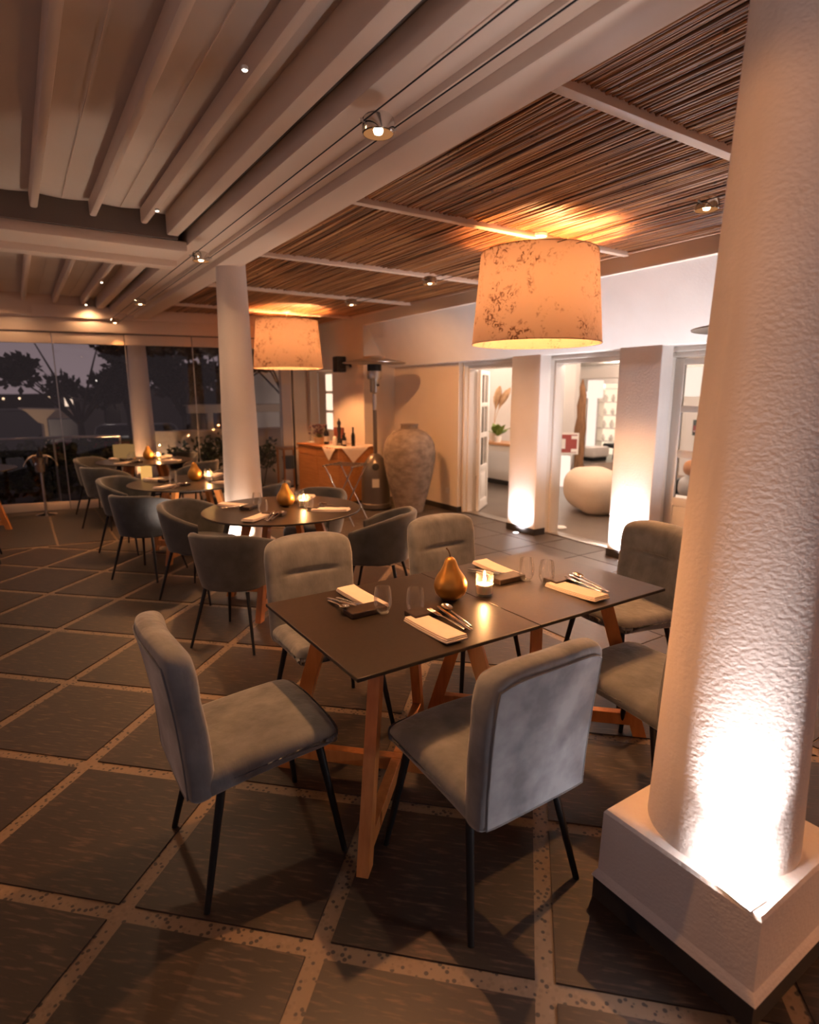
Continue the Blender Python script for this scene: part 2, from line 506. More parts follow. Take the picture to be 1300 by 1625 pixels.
# ------------------------------------------------------------------ floor
def build_floor():
    b = MB().prism([(-2.2, 2.4), (-2.2, -5.16), (10.1, -5.16), (10.1, -4.2), (glass_x(-3.7)+.08, -3.7), (glass_x(2.4)+.08, 2.4)], -0.12, -0.006)
    fl = struct(b.build('floor', 'terrazzo'))
    th = R(45.572); s = -0.6544
    g0 = Vector((3.187*1.6, -2.072*1.6)); d1 = Vector((math.cos(th), math.sin(th)))*s; d2 = Vector((-math.sin(th), math.cos(th)))*(-s)
    h = 0.5-0.029/0.6544
    for a in range(-8, 22):
        for bb in range(-14, 12):
            c = g0+d1*(bb+.5)+d2*(a+.5)
            poly = [tuple(c+d1*(u*h)+d2*(v*h)) for u, v in ((-1, -1), (1, -1), (1, 1), (-1, 1))]
            for A, B, Cc in ((0, -1, 2.86), (0, 1, 2.3), (-1, 0, 2.1), (1, -0.19, 7.36)):
                poly = clip_poly(poly, A, B, Cc)
                if len(poly) < 3: break
            if len(poly) < 3: continue
            if area(poly) < 0: poly = poly[::-1]
            if area(poly) < 0.004: continue
            cx = sum(p[0] for p in poly)/len(poly); cy = sum(p[1] for p in poly)/len(poly)
            MB().prism([(x-cx, y-cy) for x, y in poly], -0.012, 0).build('tile', 'slate', fl, loc=(cx, cy, 0))
    # straight-laid tiles towards the doors
    g = 0.005
    xs = [-2.36+0.57*i for i in range(0, 22)]
    ys = [-2.925, -3.5, -4.07, -4.64, -5.15]
    proto = {}
    for j in range(4):
        for i in range(len(xs)-1):
            x0, x1 = xs[i]+g, min(xs[i+1]-g, 10.0); y0, y1 = ys[j+1]+g, ys[j]-g
            if x1-x0 < 0.05 or x0 < -2.2: continue
            if x0 > glass_x(-3.7)-.3 and y1 > -3.8: continue
            key = (round(x1-x0, 3), round(y1-y0, 3))
            cx, cy = (x0+x1)/2, (y0+y1)/2
            if key in proto:
                o = proto[key].copy(); col.objects.link(o); o.location = (cx, cy, 0)
            else:
                proto[key] = MB().box((x0-cx, y0-cy, -0.012), (x1-cx, y1-cy, 0)).build('tile', 'slate_plain', fl, loc=(cx, cy, 0))
    # large tiles along the glass front
    yb = [2.3, 1.49, 0.92, 0.34, -0.235, -0.81, -1.38, -1.95, -2.52, -2.86]
    for j in range(len(yb)-1):
        t, bo = yb[j]-0.014, yb[j+1]+0.014
        poly = [(7.44+0.19*bo, bo), (glass_x(bo)-.02, bo), (glass_x(t)-.02, t), (7.44+0.19*t, t)]
        cx = sum(p[0] for p in poly)/4; cy = sum(p[1] for p in poly)/4
        MB().prism([(x-cx, y-cy) for x, y in poly], -0.012, 0).build('tile', 'slate_plain', fl, loc=(cx, cy, 0))


build_floor()


# ------------------------------------------------------------------ columns
def make_column(loc, label, r0, dr, top, uplight=True, half=0.24):
    e = tag(empty('column', loc), label, 'column', 'white round columns')
    MB().box((-half-.013, -half-.013, 0), (half+.013, half+.013, 0.078)).build('skirting', 'skirting', e)
    h0, h1 = half+.018, half
    vs = []
    for hh, z in ((h0, .078), (h0-.006, .092), (h1+.004, .105), (h1, .31), (h1-.006, .32)):
        vs.append([(-hh, -hh, z), (hh, -hh, z), (hh, hh, z), (-hh, hh, z)])
    m = MB(); V = [p for l in vs for p in l]; F = [(3, 2, 1, 0), tuple(range(16, 20))]
    for i in range(4):
        for k in range(4): F.append((i*4+k, i*4+(k+1) % 4, i*4+4+(k+1) % 4, i*4+4+k))
    m.add(V, F).build('plinth', 'column_plaster', e)
    prof = [(r0-dr*(.32+(top-.32)*i/12), .318+(top-.32)*i/12) for i in range(13)]
    MB().lathe(prof, 56).build('shaft', 'column_plaster', e, smooth=60)
    return e


c1 = make_column((0.80, -1.655, 0), 'thick white plaster column in the right foreground on a square plinth', 0.217, 0.033, 2.72)
u = MB().box((-0.045, -0.035, 0), (0.045, 0.035, 0.004)).build('uplight_cover', 'paper', c1, loc=(-0.170, 0.203, 0.3195), rotz=R(-6))
MB().box((-0.030, -0.02, 0.004), (0.030, 0.02, 0.006)).build('lens', 'uplight_lens', u)
point('near_column_uplight', (0.80-0.177, -1.655+0.219, 0.352), P_UP_NEAR*.24, COOL, 0.012)
spot('near_column_uplight_beam', (0.80-0.180, -1.655+0.222, 0.335), (0.80-0.125, -1.655+0.155, 1.35), P_UP_NEAR*3.4, COOL, 84, 1.0, 0.012)
c2 = make_column((5.28, -1.66, 0), 'white round column standing just behind the nearest round table', 0.182, 0.022, 2.72, half=0.21)
spot('mid_column_uplight', (5.28-.205, -1.66+.125, 0.335), (5.28-.175, -1.66+.105, 1.5), P_UP_FAR, (1.0, 0.80, 0.66), 160, 0.35, 0.012)
spot('mid_column_uplight', (5.28+.06, -1.66+.24, 0.335), (5.28+.05, -1.66+.205, 1.5), P_UP_FAR*1.3, (1.0, 0.80, 0.66), 160, 0.35, 0.012)  # added unseen second uplight, brightens the awning
c3 = make_column((10.15, -1.66, 0), 'pale round column standing outside behind the glass front', 0.182, 0.022, 2.66, half=0.21)
spot('outer_column_uplight', (10.15+.1, -1.66-.24, 0.05), (10.55, -2.2, .8), 40, (1.0, 0.66, 0.40), 130, 0.9, 0.03)
spot('outer_column_uplight', (9.72, -1.25, 0.05), (10.15, -1.66, 1.5), 75, (1.0, 0.50, 0.22), 70, 0.8, 0.02)  # added spot that brightens the outer column


# ------------------------------------------------------------------ canopy roof, rails, beams
def build_roof():
    RAILS = [-0.93, -0.60, -0.25, 0.09, 0.43, 0.77, 1.12, 1.46, 1.8]
    for k, (x0, x1) in enumerate(((-2.2, 4.97), (5.52, 9.62))):
        edges = [-1.18]+[y for y in RAILS]+[2.2]
        m = MB()
        n = 8
        vs = []; rows = []
        for j in range(len(edges)-1):
            for i in range(n):
                t = i/n; y = edges[j]+(edges[j+1]-edges[j])*t
                rows.append((y, 2.94-0.014*math.sin(PI*t)))
        rows.append((edges[-1], 2.945))
        for y, z in rows: vs += [(x0, y, z), (x1, y, z), (x0, y, z+.02), (x1, y, z+.02)]
        fs = []
        for i in range(len(rows)-1):
            a, b = i*4, i*4+4
            fs += [(a, a+1, b+1, b), (a+2, b+2, b+3, a+3)]
        ce = struct(m.add(vs, fs).build('ceiling', 'canopy', smooth=50), 'stretched cream awning roof over the dining area')
        for y in RAILS:
            r = MB().bbox((x0, y-.023, 2.825), (x1-.05, y+.023, 2.93), 0.014)
            r.build('rail', 'painted_metal', ce, smooth=30)
        er = MB().bbox((x0, -1.17, 2.775), (x1-.03, -1.085, 2.93), 0.01)
        er.build('edge_rail', 'painted_metal', ce, smooth=30)
        # seams running with the rails
        for y in (-0.78, -0.42):
            MB().box((x0, y-.002, 2.913), (x1-.05, y+.002, 2.917)).build('seam', 'painted_metal', ce)
    # main beam over the columns
    t = empty('trim_1'); struct(t, 'white main roof beam running over the columns')
    MB().bbox((-2.2, -1.725, 2.66), (9.8, -1.53, 2.82), 0.012).build('lower_box', 'painted_metal', t, smooth=30)
    MB().bbox((-2.2, -1.53, 2.708), (9.8, -1.455, 2.85), 0.006).build('step_box', 'painted_metal', t, smooth=30)
    MB().bbox((-2.2, -1.455, 2.735), (9.8, -1.245, 2.87), 0.006).build('gutter_panel', 'painted_metal', t, smooth=30)
    MB().box((-2.2, -1.245, 2.84), (9.8, -1.172, 2.96)).build('slot', 'gap_shade', t)
    # cross beam at the middle column
    t = empty('trim_2'); struct(t, 'white cross beam between the two awning bays')
    MB().bbox((5.0, -1.245, 2.686), (5.36, 2.2, 2.76), 0.008).build('front_box', 'painted_metal', t, smooth=30)
    MB().bbox((5.36, -1.245, 2.636), (5.50, 2.2, 2.78), 0.008).build('drop_box', 'painted_metal', t, smooth=30)
    MB().box((4.97, -1.17, 2.76), (5.52, 2.2, 3.0)).build('slot', 'gap_shade', t)
    # end beam above the glass
    t = empty('trim_3'); struct(t, 'white end beam above the glass front')
    MB().bbox((9.60, -1.245, 2.66), (9.80, 2.2, 3.0), 0.008).build('end_box', 'painted_metal', t, smooth=30)
    # reed ceiling
    rc = empty('ceiling'); struct(rc, 'ceiling of split reeds between white battens')
    bays = [-2.2, -1.5, 0.15, 1.80, 3.43, 5.08, 6.74, 8.36, 10.1]
    for i, x in enumerate(bays[1:-1]):
        MB().bbox((x-.028, -4.46, 2.745), (x+.028, -1.725, 2.80), 0.004).build('batten', 'painted_metal', rc, smooth=30)
    rnd = random.Random(3)
    for i in range(len(bays)-1):
        m = MB(); x0, x1 = bays[i], bays[i+1]
        y = -1.735
        while y > -4.44:
            r = rnd.uniform(.0062, .0100)
            y -= r
            nseg = 5; pts = []; a0 = rnd.uniform(-.006, .006); ph = rnd.uniform(0, 6)
            za = rnd.uniform(0, .012)
            for q in range(nseg+1):
                tt = q/nseg
                pts.append((x0+(x1-x0)*tt+rnd.uniform(-.002, .002), y+a0*(tt-.5)+.003*math.sin(ph+tt*5), 2.782+za-r*.3+.002*math.sin(ph*2+tt*6)))
            m.tube(pts, [r*rnd.uniform(.9, 1.1) for _ in pts], 6, cap=True)
            y -= r*rnd.uniform(.85, 1.15)
        tag(m.build('reed_panel', 'reed', rc, smooth=60), kind='stuff')
        MB().box((x0, -4.46, 2.80), (x1, -1.725, 2.82)).build('backing_board', 'gap_shade', rc)
    # fascia along the wall side
    t = empty('trim_4'); struct(t, 'plastered fascia where the reed ceiling meets the wall')
    MB().bbox((-2.2, -4.52, 2.625), (10.2, -4.455, 2.81), 0.004).build('fascia', 'wall_paint', t, smooth=30)
    MB().bbox((-2.2, -4.455, 2.757), (10.2, -4.43, 2.80), 0.004).build('moulding', 'painted_metal', t, smooth=30)


build_roof()


# ------------------------------------------------------------------ wall with the doors
def build_wall():
    # sloped bulkhead above the doors
    prof = [(-4.50, 2.63), (-4.875, 2.03), (-5.30, 2.03), (-5.30, 2.9), (-4.50, 2.9)]
    def extrude(prof, x0, x1):
        n = len(prof); vs = [(x0, y, z) for y, z in prof]+[(x1, y, z) for y, z in prof]
        fs = [tuple(range(n)), tuple(reversed(range(n, 2*n)))]+[(i, n+i, n+(i+1) % n, (i+1) % n) for i in range(n)]
        return MB().add(vs, fs)
    wr = struct(extrude(prof, -2.2, 8.02).build('wall_right', 'plaster'), 'white sloping bulkhead above the glazed doors')
    MB().box((6.40, -5.30, 0), (8.02, -5.0, 2.035)).build('lower_wall', 'wall_paint', wr)
    MB().box((6.40, -5.0, 0), (7.9, -4.985, 0.075)).build('baseboard', 'skirting', wr)
    MB().box((6.385, -5.12, 0), (6.40, -4.985, 0.075)).build('baseboard', 'skirting', wr)
    # piers between the doors
    for x0, x1 in ((4.785, 5.24), (3.305, 3.76), (1.80, 2.28), (0.2, 0.75)):
        m = rbox(x1-x0, .17, 2.045, 0.010, (4, 3, 10), 2)
        m.v = [(x+(x0+x1)/2, y-4.955, z+1.0225) for x, y, z in m.v]
        xb = {3.305: 3.43, 4.785: 4.85}.get(x0, x0)
        m.box((xb, -5.30, 0), (x1, -5.035, 2.045))
        m.build('pier', 'plaster', wr, smooth=40)
        MB().box((x0-.008, -5.035, 0), (x1+.008, -4.862, 0.076)).build('baseboard', 'skirting', wr)
    MB().box((-2.2, -5.3, 0), (0.2, -4.9, 2.035)).build('lower_wall', 'wall_paint', wr)
    # far part of the wall: return and recessed window side
    wf = struct(MB().box((8.02, -5.30, 0), (8.12, -4.45, 2.80)).build('wall_return', 'wall_paint'), 'short warm wall return beside the urn')
    m = MB().box((8.12, -4.60, 0), (9.10, -4.45, 2.80)).box((10.0, -4.60, 0), (10.2, -4.45, 2.80)).box((9.10, -4.60, 2.02), (10.0, -4.45, 2.80)).box((9.10, -4.60, 0), (10.0, -4.45, .7))
    struct(m.build('wall_far_right', 'wall_paint'), 'warm plaster wall behind the sideboard')
    struct(MB().box((10.1, -4.45, 0), (10.2, -3.95, 2.80)).build('wall_end', 'wall_paint'), 'narrow wall end beyond the sideboard')
    # recessed window with bright panes
    wd = struct(empty('window_6', (9.1, -4.62, 0.7)), 'narrow window with lit panes above the sideboard')
    MB().box((0, -.03, 0), (.9, .0, 1.32)).build('sash', 'wall_paint', wd)
    for i in range(3):
        MB().box((0.33, 0.0, 0.32+.33*i), (.58, .012, .60+.33*i)).build('pane', 'lit_window', wd)
    # wall sockets
    s = tag(MB().bbox((-.04, 0, -.04), (.04, .012, .04), .006).build('wall_socket', 'paper', loc=(6.62, -5.0, 0.28)), 'small white wall socket low on the wall right of the urn', 'socket')


build_wall()


def build_frame(name, x0, x1, label):
    e = struct(empty(name), label)
    for (a, b, y0, y1, nm) in ((x0, x0+.042, -5.24, -5.06, 'jamb'), (x1-.042, x1, -5.24, -5.06, 'jamb'),
                               (x0+.042, x0+.072, -5.26, -5.11, 'stop'), (x1-.072, x1-.042, -5.26, -5.11, 'stop')):
        MB().bbox((a, y0, 0), (b, y1, 2.03), .008).build(nm, 'door_paint', e, smooth=30)
    MB().bbox((x0+.042, -5.24, 1.985), (x1-.042, -5.06, 2.03), .008).build('head', 'door_paint', e, smooth=30)
    MB().bbox((x0+.072, -5.26, 1.94), (x1-.072, -5.11, 1.985), .008).build('head_stop', 'door_paint', e, smooth=30)
    MB().bbox((x0, -5.24, -.004), (x1, -5.08, 0.012), .004).build('threshold', 'steel', e, smooth=30)
    return e


def door_leaf(e, wd, cols, M=None, rows=((0.64, 1.02), (1.09, 1.44), (1.50, 1.87))):
    """glazed leaf, hinge edge at local x=0, in the empty's own space"""
    H = 1.93; st = .085; t = .02
    def part(nm, lo, hi, mat='door_paint', r=.006):
        return MB().bbox(lo, hi, r).build(nm, mat, e, smooth=30)
    part('stile', (0, -t, .012), (st, t, H)); part('stile', (wd-st, -t, .012), (wd, t, H))
    zs = [0.012]+[z for r_ in rows for z in r_]+[H]
    part('bottom_rail', (st, -t, .012), (wd-st, t, .15)); part('lock_rail', (st, -t, .56), (wd-st, t, rows[0][0]))
    part('lower_panel', (st, -t*.45, .15), (wd-st, t*.45, .56))
    part('raised_panel', (st+.05, -t*.75, .20), (wd-st-.05, t*.75, .51))
    part('top_rail', (st, -t, rows[-1][1]), (wd-st, t, H))
    for a, b in zip(rows[:-1], rows[1:]): part('glazing_bar', (st, -t*.8, a[1]), (wd-st, t*.8, b[0]))
    cw = (wd-2*st)/cols
    for c in range(cols):
        if c: part('muntin', (st+cw*c-.012, -t*.8, rows[0][0]), (st+cw*c+.012, t*.8, rows[-1][1]))
        for a, b in rows:
            MB().box((st+cw*c+.012, -.003, a), (st+cw*(c+1)-.012, .003, b)).build('pane', 'door_glass', e)
    h = MB().tube([(wd-st/2, t, 1.0), (wd-st/2, t+.045, 1.0), (wd-st/2-.11, t+.045, 1.0)], .008, 8)
    h.build('handle', 'steel', e, smooth=50)


d1 = build_frame('door_1', 5.24, 6.385, 'open white doorway left of the first lit pier')
d2 = build_frame('door_2', 3.76, 4.85, 'open white doorway between the two lit piers')
d3 = build_frame('door_3', 2.28, 3.43, 'white doorway with closed glazed leaf beside the big column')
lf = struct(empty('door_4', (6.25, -5.235, 0), math.atan2(-.56, .42)), 'white glazed door leaf swung open into the bright room')
door_leaf(lf, .56, 2)
lf = struct(empty('door_5', (3.355, -5.18, 0), PI), 'closed white glazed door leaf beside the big column')
door_leaf(lf, .99, 1)


# ------------------------------------------------------------------ glass front
def build_glass():
    ys = [2.1, 1.23, 0.36, -0.52, -1.40, -2.28, -3.0, -3.68]
    for i in range(len(ys)-1):
        y0, y1 = ys[i]-.004, ys[i+1]+.004
        a = Vector((glass_x(y0), y0, 0)); b = Vector((glass_x(y1), y1, 0)); L = (b-a).length
        e = struct(empty('window_%d' % (i+7), a, math.atan2((b-a).y, (b-a).x)), 'tall frameless glass panel of the glass front')
        MB().bbox((0, -.02, 0.005), (L, .02, 0.125), .005).build('bottom_rail', 'painted_metal', e, smooth=30)
        MB().bbox((0, -.02, 2.305), (L, .02, 2.445), .005).build('top_rail', 'painted_metal', e, smooth=30)
        MB().box((0.002, -.005, .125), (L-.002, .005, 2.305)).build('pane', 'window_glass', e)
        if i: MB().box((-.006, -.008, .125), (.006, .008, 2.305)).build('edge_seal', 'steel', e)
    y0, y1 = 2.1, -3.7
    a = Vector((glass_x(y0), y0, 0)); b = Vector((glass_x(y1), y1, 0)); L = (b-a).length
    t = struct(empty('trim_5', a, math.atan2((b-a).y, (b-a).x)), 'white header beam above the glass panels')
    MB().box((0, -.02, 2.445), (L, .05, 2.462)).build('track_gap', 'gap_shade', t)
    MB().bbox((0, -.05, 2.462), (L+.3, .09, 2.64), .008).build('header', 'painted_metal', t, smooth=30)
    MB().bbox((0, -.09, 2.64), (L+.3, .09, 2.80), .008).build('upper_header', 'painted_metal', t, smooth=30)
    MB().bbox((L, -.03, 0), (L+.02, .03, 2.46), .005).build('end_post', 'black_metal', t, smooth=30)


build_glass()


# ------------------------------------------------------------------ bright room behind the doors
def build_room():
    struct(MB().box((-2.2, -14.5, -0.12), (16.2, -5.16, -0.002)).build('floor', 'room_floor'), 'dark tiled floor of the bright inner room')
    ce = struct(MB().box((-2.2, -14.5, 2.45), (16.2, -5.30, 2.57)).build('ceiling', 'room_paint'), 'white ceiling of the inner room')
    struct(MB().box((-2.2, -14.6, 0), (16.2, -14.5, 2.5)).build('wall_back', 'room_paint'), 'white back wall of the inner room')
    struct(MB().box((16.1, -14.5, 0), (16.2, -5.3, 2.5)).build('wall_room_left', 'room_paint'), 'white side wall of the inner room')
    struct(MB().box((-2.3, -14.5, 0), (-2.2, -5.3, 2.5)).build('wall_room_right', 'room_paint'), 'white far side wall of the inner room')
    wa = struct(MB().box((7.15, -7.42, 0), (10.5, -7.3, 2.5)).build('wall_room_console', 'room_paint'), 'white wall behind the console table')
    MB().box((7.14, -7.3, 0), (10.5, -7.29, 0.08)).build('baseboard', 'skirting', wa)
    struct(MB().box((8.17, -9.42, 0), (12.5, -9.3, 2.5)).build('wall_room_partition', 'room_paint'), 'pale partition wall behind the menu board')
    struct(MB().bbox((5.0, -10.1, 1.93), (8.80, -9.9, 2.12), .01).build('trim_6', 'room_paint', smooth=30), 'white ceiling beam of the inner room')
    struct(MB().box((3.3, -11.2, 0), (6.95, -11.08, 2.5)).build('wall_room_picture', 'room_paint'), 'white wall with the small picture')
    # ceiling downlights, added to brighten the inner room
    k = 0
    for x, y, p, wh in ((6.0, -6.3, 1, 'before the pouf'), (8.3, -6.2, .8, 'above the console table'), (4.3, -6.4, 1, 'above the low table'), (6.3, -8.3, 1, 'behind the pouf'), (8.9, -8.3, .6, 'beside the totem'),
                        (4.2, -8.8, 1, 'behind the armchair'), (7.6, -11.4, 1, 'above the rug'), (10.3, -11.6, 1, 'above the bench'), (10.3, -13.3, 1, 'above the shelf unit'), (5.0, -10.2, .7, 'before the picture')):
        e = tag(empty('downlight', (x, y, 2.45)), 'added small round ceiling downlight of the inner room '+wh, 'lamp', 'added downlights of the inner room')
        MB().lathe([(.045, -.002), (.06, -.006), (.062, 0), (.045, 0)], 20, capb=False, capt=False).build('bezel', 'paper', e, smooth=40)
        MB().lathe([(.001, -.001), (.044, -.001)], 20, capb=False, capt=False).build('lens', 'room_bulb', e)
        point('room_fill_light', (x, y, 2.33), P_ROOM*p*.42, ROOM, 0.06)
    # pouf
    m = rbox(.92, .74, .60, .26, (6, 6, 4), 5, lambda x, y, z: (x*(1+.10*z), y, z*(1-.10*(x/.46)**2)+.29+.03*math.sin(x*4)))
    tag(m.build('pouf', 'pouf_cloth', smooth=180, loc=(5.38, -6.66, 0), rotz=R(-20)), 'large cream pebble-shaped pouf inside the middle doorway', 'pouf')
    # driftwood totem
    m = MB(); rr = random.Random(5)
    pts = [(rr.uniform(-.015, .015), rr.uniform(-.015, .015), z) for z in (0, .2, .4, .6, .8, 1.0, 1.2, 1.4, 1.6, 1.75, 1.88)]
    m.tube(pts, [.125, .115, .105, .10, .095, .10, .085, .085, .06, .045, .012], 14)
    t = tag(empty('driftwood_totem', (7.52, -8.75, 0)), 'tall brown driftwood totem standing behind the pouf', 'sculpture')
    m.v = [(x*(1+.12*math.sin(9*z+3*x)), y*(1+.1*math.cos(7*z)), z) for x, y, z in m.v]
    m.build('trunk', 'driftwood', t, smooth=60)
    MB().lathe([(.2, 0), (.2, .02)], 24).build('base_plate', 'black_metal', t)
    # lit stand and menu board
    tag(MB().lathe([(.14, 0), (.14, .02), (.13, .03), (.13, .51), (.12, .53)], 28).build('lantern_stand', 'lit_shade', smooth=40, loc=(7.33, -8.12, 0)), 'glowing white cylinder lantern on the inner room floor', 'lantern')
    e = tag(empty('menu_board', (7.52, -8.42, 0), R(42)), 'red board with white cards in a pale frame above the glowing cylinder', 'sign')
    MB().bbox((-.20, -.012, .53), (.20, .012, .92), .004).build('frame', 'paper', e)
    MB().box((-.17, .010, .56), (.17, .016, .89)).build('board', 'sign_red', e)
    for x, z, a, b in ((-.12, .84, .05, .03), (-.12, .60, .05, .03), (.09, .72, .055, .09)):
        MB().box((x-a, .016, z-b), (x+a, .019, z+b)).build('card', 'paper', e)
    for x in (-.12, .12): MB().tube([(x, -.03, 0), (x, 0, .55)], .012, 8).build('leg', 'steel', e)
    # door stops
    for x, y, l in ((4.90, -5.42, 'round white door stop on the floor at the middle doorway'), (6.72, -5.72, 'small round door stop under the open door leaf')):
        tag(MB().lathe([(.085, 0), (.085, .012), (.07, .022)], 24).build('door_stop', 'paper', smooth=40, loc=(x, y, 0)), l, 'door stop')
    # console with plants
    e = tag(empty('console_table', (7.75, -6.78, 0)), 'white console table with wooden top inside the left doorway', 'table')
    MB().bbox((-.75, -.21, .79), (.75, .21, .83), .005).build('table_top', 'top_wood', e)
    MB().bbox((-.72, -.19, .70), (.72, .19, .79), .004).build('apron', 'door_paint', e)
    for x in (-.70, .70):
        for y in (-.17, .17): MB().bbox((x-.02, y-.02, 0), (x+.02, y+.02, .70), .003).build('leg', 'door_paint', e)
    vz = tag(empty('vase_with_pampas', (7.78, -6.86, .83)), 'tan pampas plumes in a pale vase on the console table', 'vase')
    MB().lathe([(.05, 0), (.08, .08), (.085, .16), (.05, .24), (.045, .28)], 24).build('vase', 'paper', vz, smooth=50)
    for i, (dx, dy, zt) in enumerate(((-.32, -.05, .98), (-.18, .05, 1.02), (-.02, -.05, .95))):
        m = MB(); pts = []; rad = []
        for q in range(9):
            t = q/8; pts.append((dx*t**1.4, dy*t, .26+(zt-.26)*t-.10*t**3)); rad.append(.004 if t < .45 else .012+.05*math.sin(PI*(t-.45)/.56))
        m.tube(pts, rad, 8).build('plume', 'pampas', vz, smooth=60)
    gp = tag(empty('potted_leaf_plant', (7.50, -6.70, .83)), 'green broad-leaved plant in a small pot on the console table', 'plant')
    MB().lathe([(.05, 0), (.065, .10), (.06, .10)], 20).build('pot', 'paper', gp, smooth=40)
    rr = random.Random(2)
    for i in range(8):
        a = i*2.4; m = MB(); L = .24; wd = .085
        el = R(35+rr.uniform(0, 40)); base = Vector((0, 0, .10)); d = Vector((math.cos(a)*math.cos(el), math.sin(a)*math.cos(el), math.sin(el)))
        side = d.cross(Vector((0, 0, 1))).normalized(); n_ = side.cross(d)
        V = []; F = []
        for q in range(7):
            t = q/6; wq = wd*math.sin(PI*min(1, t*.93+.07))
            c = base+d*(L*t)-n_*(.08*t*t)
            V += [c-side*wq+n_*.012, c, c+side*wq+n_*.012]
        for q in range(6):
            F += [(q*3, q*3+1, q*3+4, q*3+3), (q*3+1, q*3+2, q*3+5, q*3+4)]
        m.add(V, F).build('leaf', 'leaf_green', gp, smooth=60)
    # pendants of the inner room
    for x, y, r, z0, z1, l in ((5.13, -8.5, .225, 1.575, 1.995, 'white drum pendant seen through the glazed door'), (9.49, -11.5, .18, 1.525, 1.94, 'white drum pendant seen through the middle doorway')):
        e = tag(empty('drum_pendant', (x, y, 0)), l, 'lamp')
        MB().lathe([(r, z0), (r, z1)], 36, capb=False, capt=False).build('shade', 'lit_shade', e, smooth=60)
        MB().tube([(0, 0, z1-.1), (0, 0, 2.45)], .004, 6).build('cord', 'paper', e)
        MB().tube([(-r, 0, z1-.05), (r, 0, z1-.05)], .003, 6).build('spider', 'steel', e)
    # far furniture
    tag(MB().lathe([(.11, 0), (.11, 1.18), (.19, 1.19), (.19, 1.33), (.11, 1.34)], 28).build('lit_pillar_lamp', 'lit_shade', smooth=40, loc=(9.97, -12.0, .345)), 'glowing white pillar lamp on the pale bench', 'lamp')
    e = tag(empty('bench', (10.05, -12.0, 0)), 'low pale upholstered bench far inside the inner room', 'bench')
    rbox(.9, .6, .26, .05, (3, 3, 2), 2, lambda x, y, z: (x, y, z+.215)).build('seat', 'sofa_white', e, smooth=60)
    MB().box((-.4, -.25, 0), (.4, .25, .09)).build('base', 'black_metal', e)
    e = tag(empty('lounge_chair', (9.75, -12.75, 0), R(70)), 'black lounge chair beside the glowing pillar lamp', 'chair')
    rbox(.5, .5, .10, .03, (3, 3, 1), 2, lambda x, y, z: (x, y, z+.33)).build('seat', 'black_plastic', e, smooth=60)
    rbox(.10, .5, .5, .03, (1, 3, 3), 2, lambda x, y, z: (x-.25-.25*(z+.1), y, z+.55)).build('backrest', 'black_plastic', e, smooth=60)
    for x in (-.2, .2):
        for y in (-.2, .2): MB().tube([(x, y, .3), (x*1.2, y*1.2, 0)], .014, 8).build('leg', 'black_metal', e)
    e = tag(empty('display_shelf', (10.47, -13.45, 0)), 'backlit shelf unit with pale vases far inside the inner room', 'shelf')
    MB().box((-.42, -.14, 0), (.42, -.12, 1.9)).build('back_panel', 'lit_shelf', e)
    for i in range(5): MB().box((-.42, -.12, .35+.35*i), (.42, .12, .375+.35*i)).build('board', 'room_paint', e)
    for x in (-.42, .40): MB().box((x, -.12, 0), (x+.02, .12, 1.9)).build('side_panel', 'room_paint', e)
    rr = random.Random(8)
    for i in range(4):
        for j in range(3):
            h = rr.uniform(.16, .24); r = rr.uniform(.05, .08)
            o = MB().lathe([(r*.6, 0), (r, h*.35), (r*.9, h*.6), (r*.4, h*.85), (r*.5, h)], 16).build('vase', 'paper', smooth=60, loc=(10.47-.26+.26*j, -13.45+.02, .375+.35*i))
            tag(o, '%s pale vase on the %s board of the backlit shelf unit' % (('right', 'middle', 'left')[j], ('lowest', 'second lowest', 'second highest', 'highest')[i]), 'vase', 'vases on the backlit shelf')
    tag(MB().box((6.4, -12.2, -.002), (9.2, -10.4, .008)).build('rug', 'rug'), 'brown rug on the floor behind the pouf', 'rug')
    e = tag(empty('picture', (6.60, -11.08, .97)), 'small dark picture with a red band on the white wall', 'picture')
    MB().box((-.115, 0, -.15), (.115, .02, .15)).build('frame', 'picture_dark', e)
    MB().box((-.10, .02, -.09), (.10, .023, .04)).build('print', 'picture_red', e)
    MB().box((-.09, .023, -.075), (.09, .025, -.06)).build('stripe', 'paper', e)
    # low lounge furniture behind the closed door
    e = tag(empty('low_armchair', (4.28, -7.25, 0), R(75)), 'low black armchair seen through the closed glazed door', 'armchair')
    rbox(.8, .8, .22, .06, (3, 3, 2), 2, lambda x, y, z: (x, y, z+.19)).build('seat', 'black_plastic', e, smooth=60)
    rbox(.18, .9, .62, .06, (2, 3, 3), 2, lambda x, y, z: (x-.45, y, z+.55)).build('backrest', 'black_plastic', e, smooth=60)
    for s in (-1, 1): rbox(.8, .14, .40, .05, (3, 2, 3), 2, lambda x, y, z: (x, y+s*.46, z+.28)).build('armrest', 'black_plastic', e, smooth=60)
    tag(rbox(.42, .34, .30, .12, (4, 4, 3), 4, lambda x, y, z: (x, y, z*(1-.3*x)+.45)).build('cushion', 'cushion_blue', smooth=180, loc=(4.20, -7.12, 0), rotz=R(20)), 'plump pale grey cushion on the low black armchair', 'cushion')
    tag(rbox(.20, .20, .20, .09, (3, 3, 3), 4, lambda x, y, z: (x, y, z+.70)).build('cushion', 'cushion_orange', smooth=180, loc=(4.22, -7.02, 0)), 'small round orange-brown cushion on the low black armchair', 'cushion')
    e = tag(empty('low_table', (4.0, -6.25, 0)), 'low pale table seen through the closed glazed door', 'table')
    MB().bbox((-.45, -.25, .40), (.45, .25, .43), .005).build('table_top', 'paper', e)
    for x in (-.4, .4):
        for y in (-.2, .2): MB().box((x-.02, y-.02, 0), (x+.02, y+.02, .40)).build('leg', 'black_metal', e)


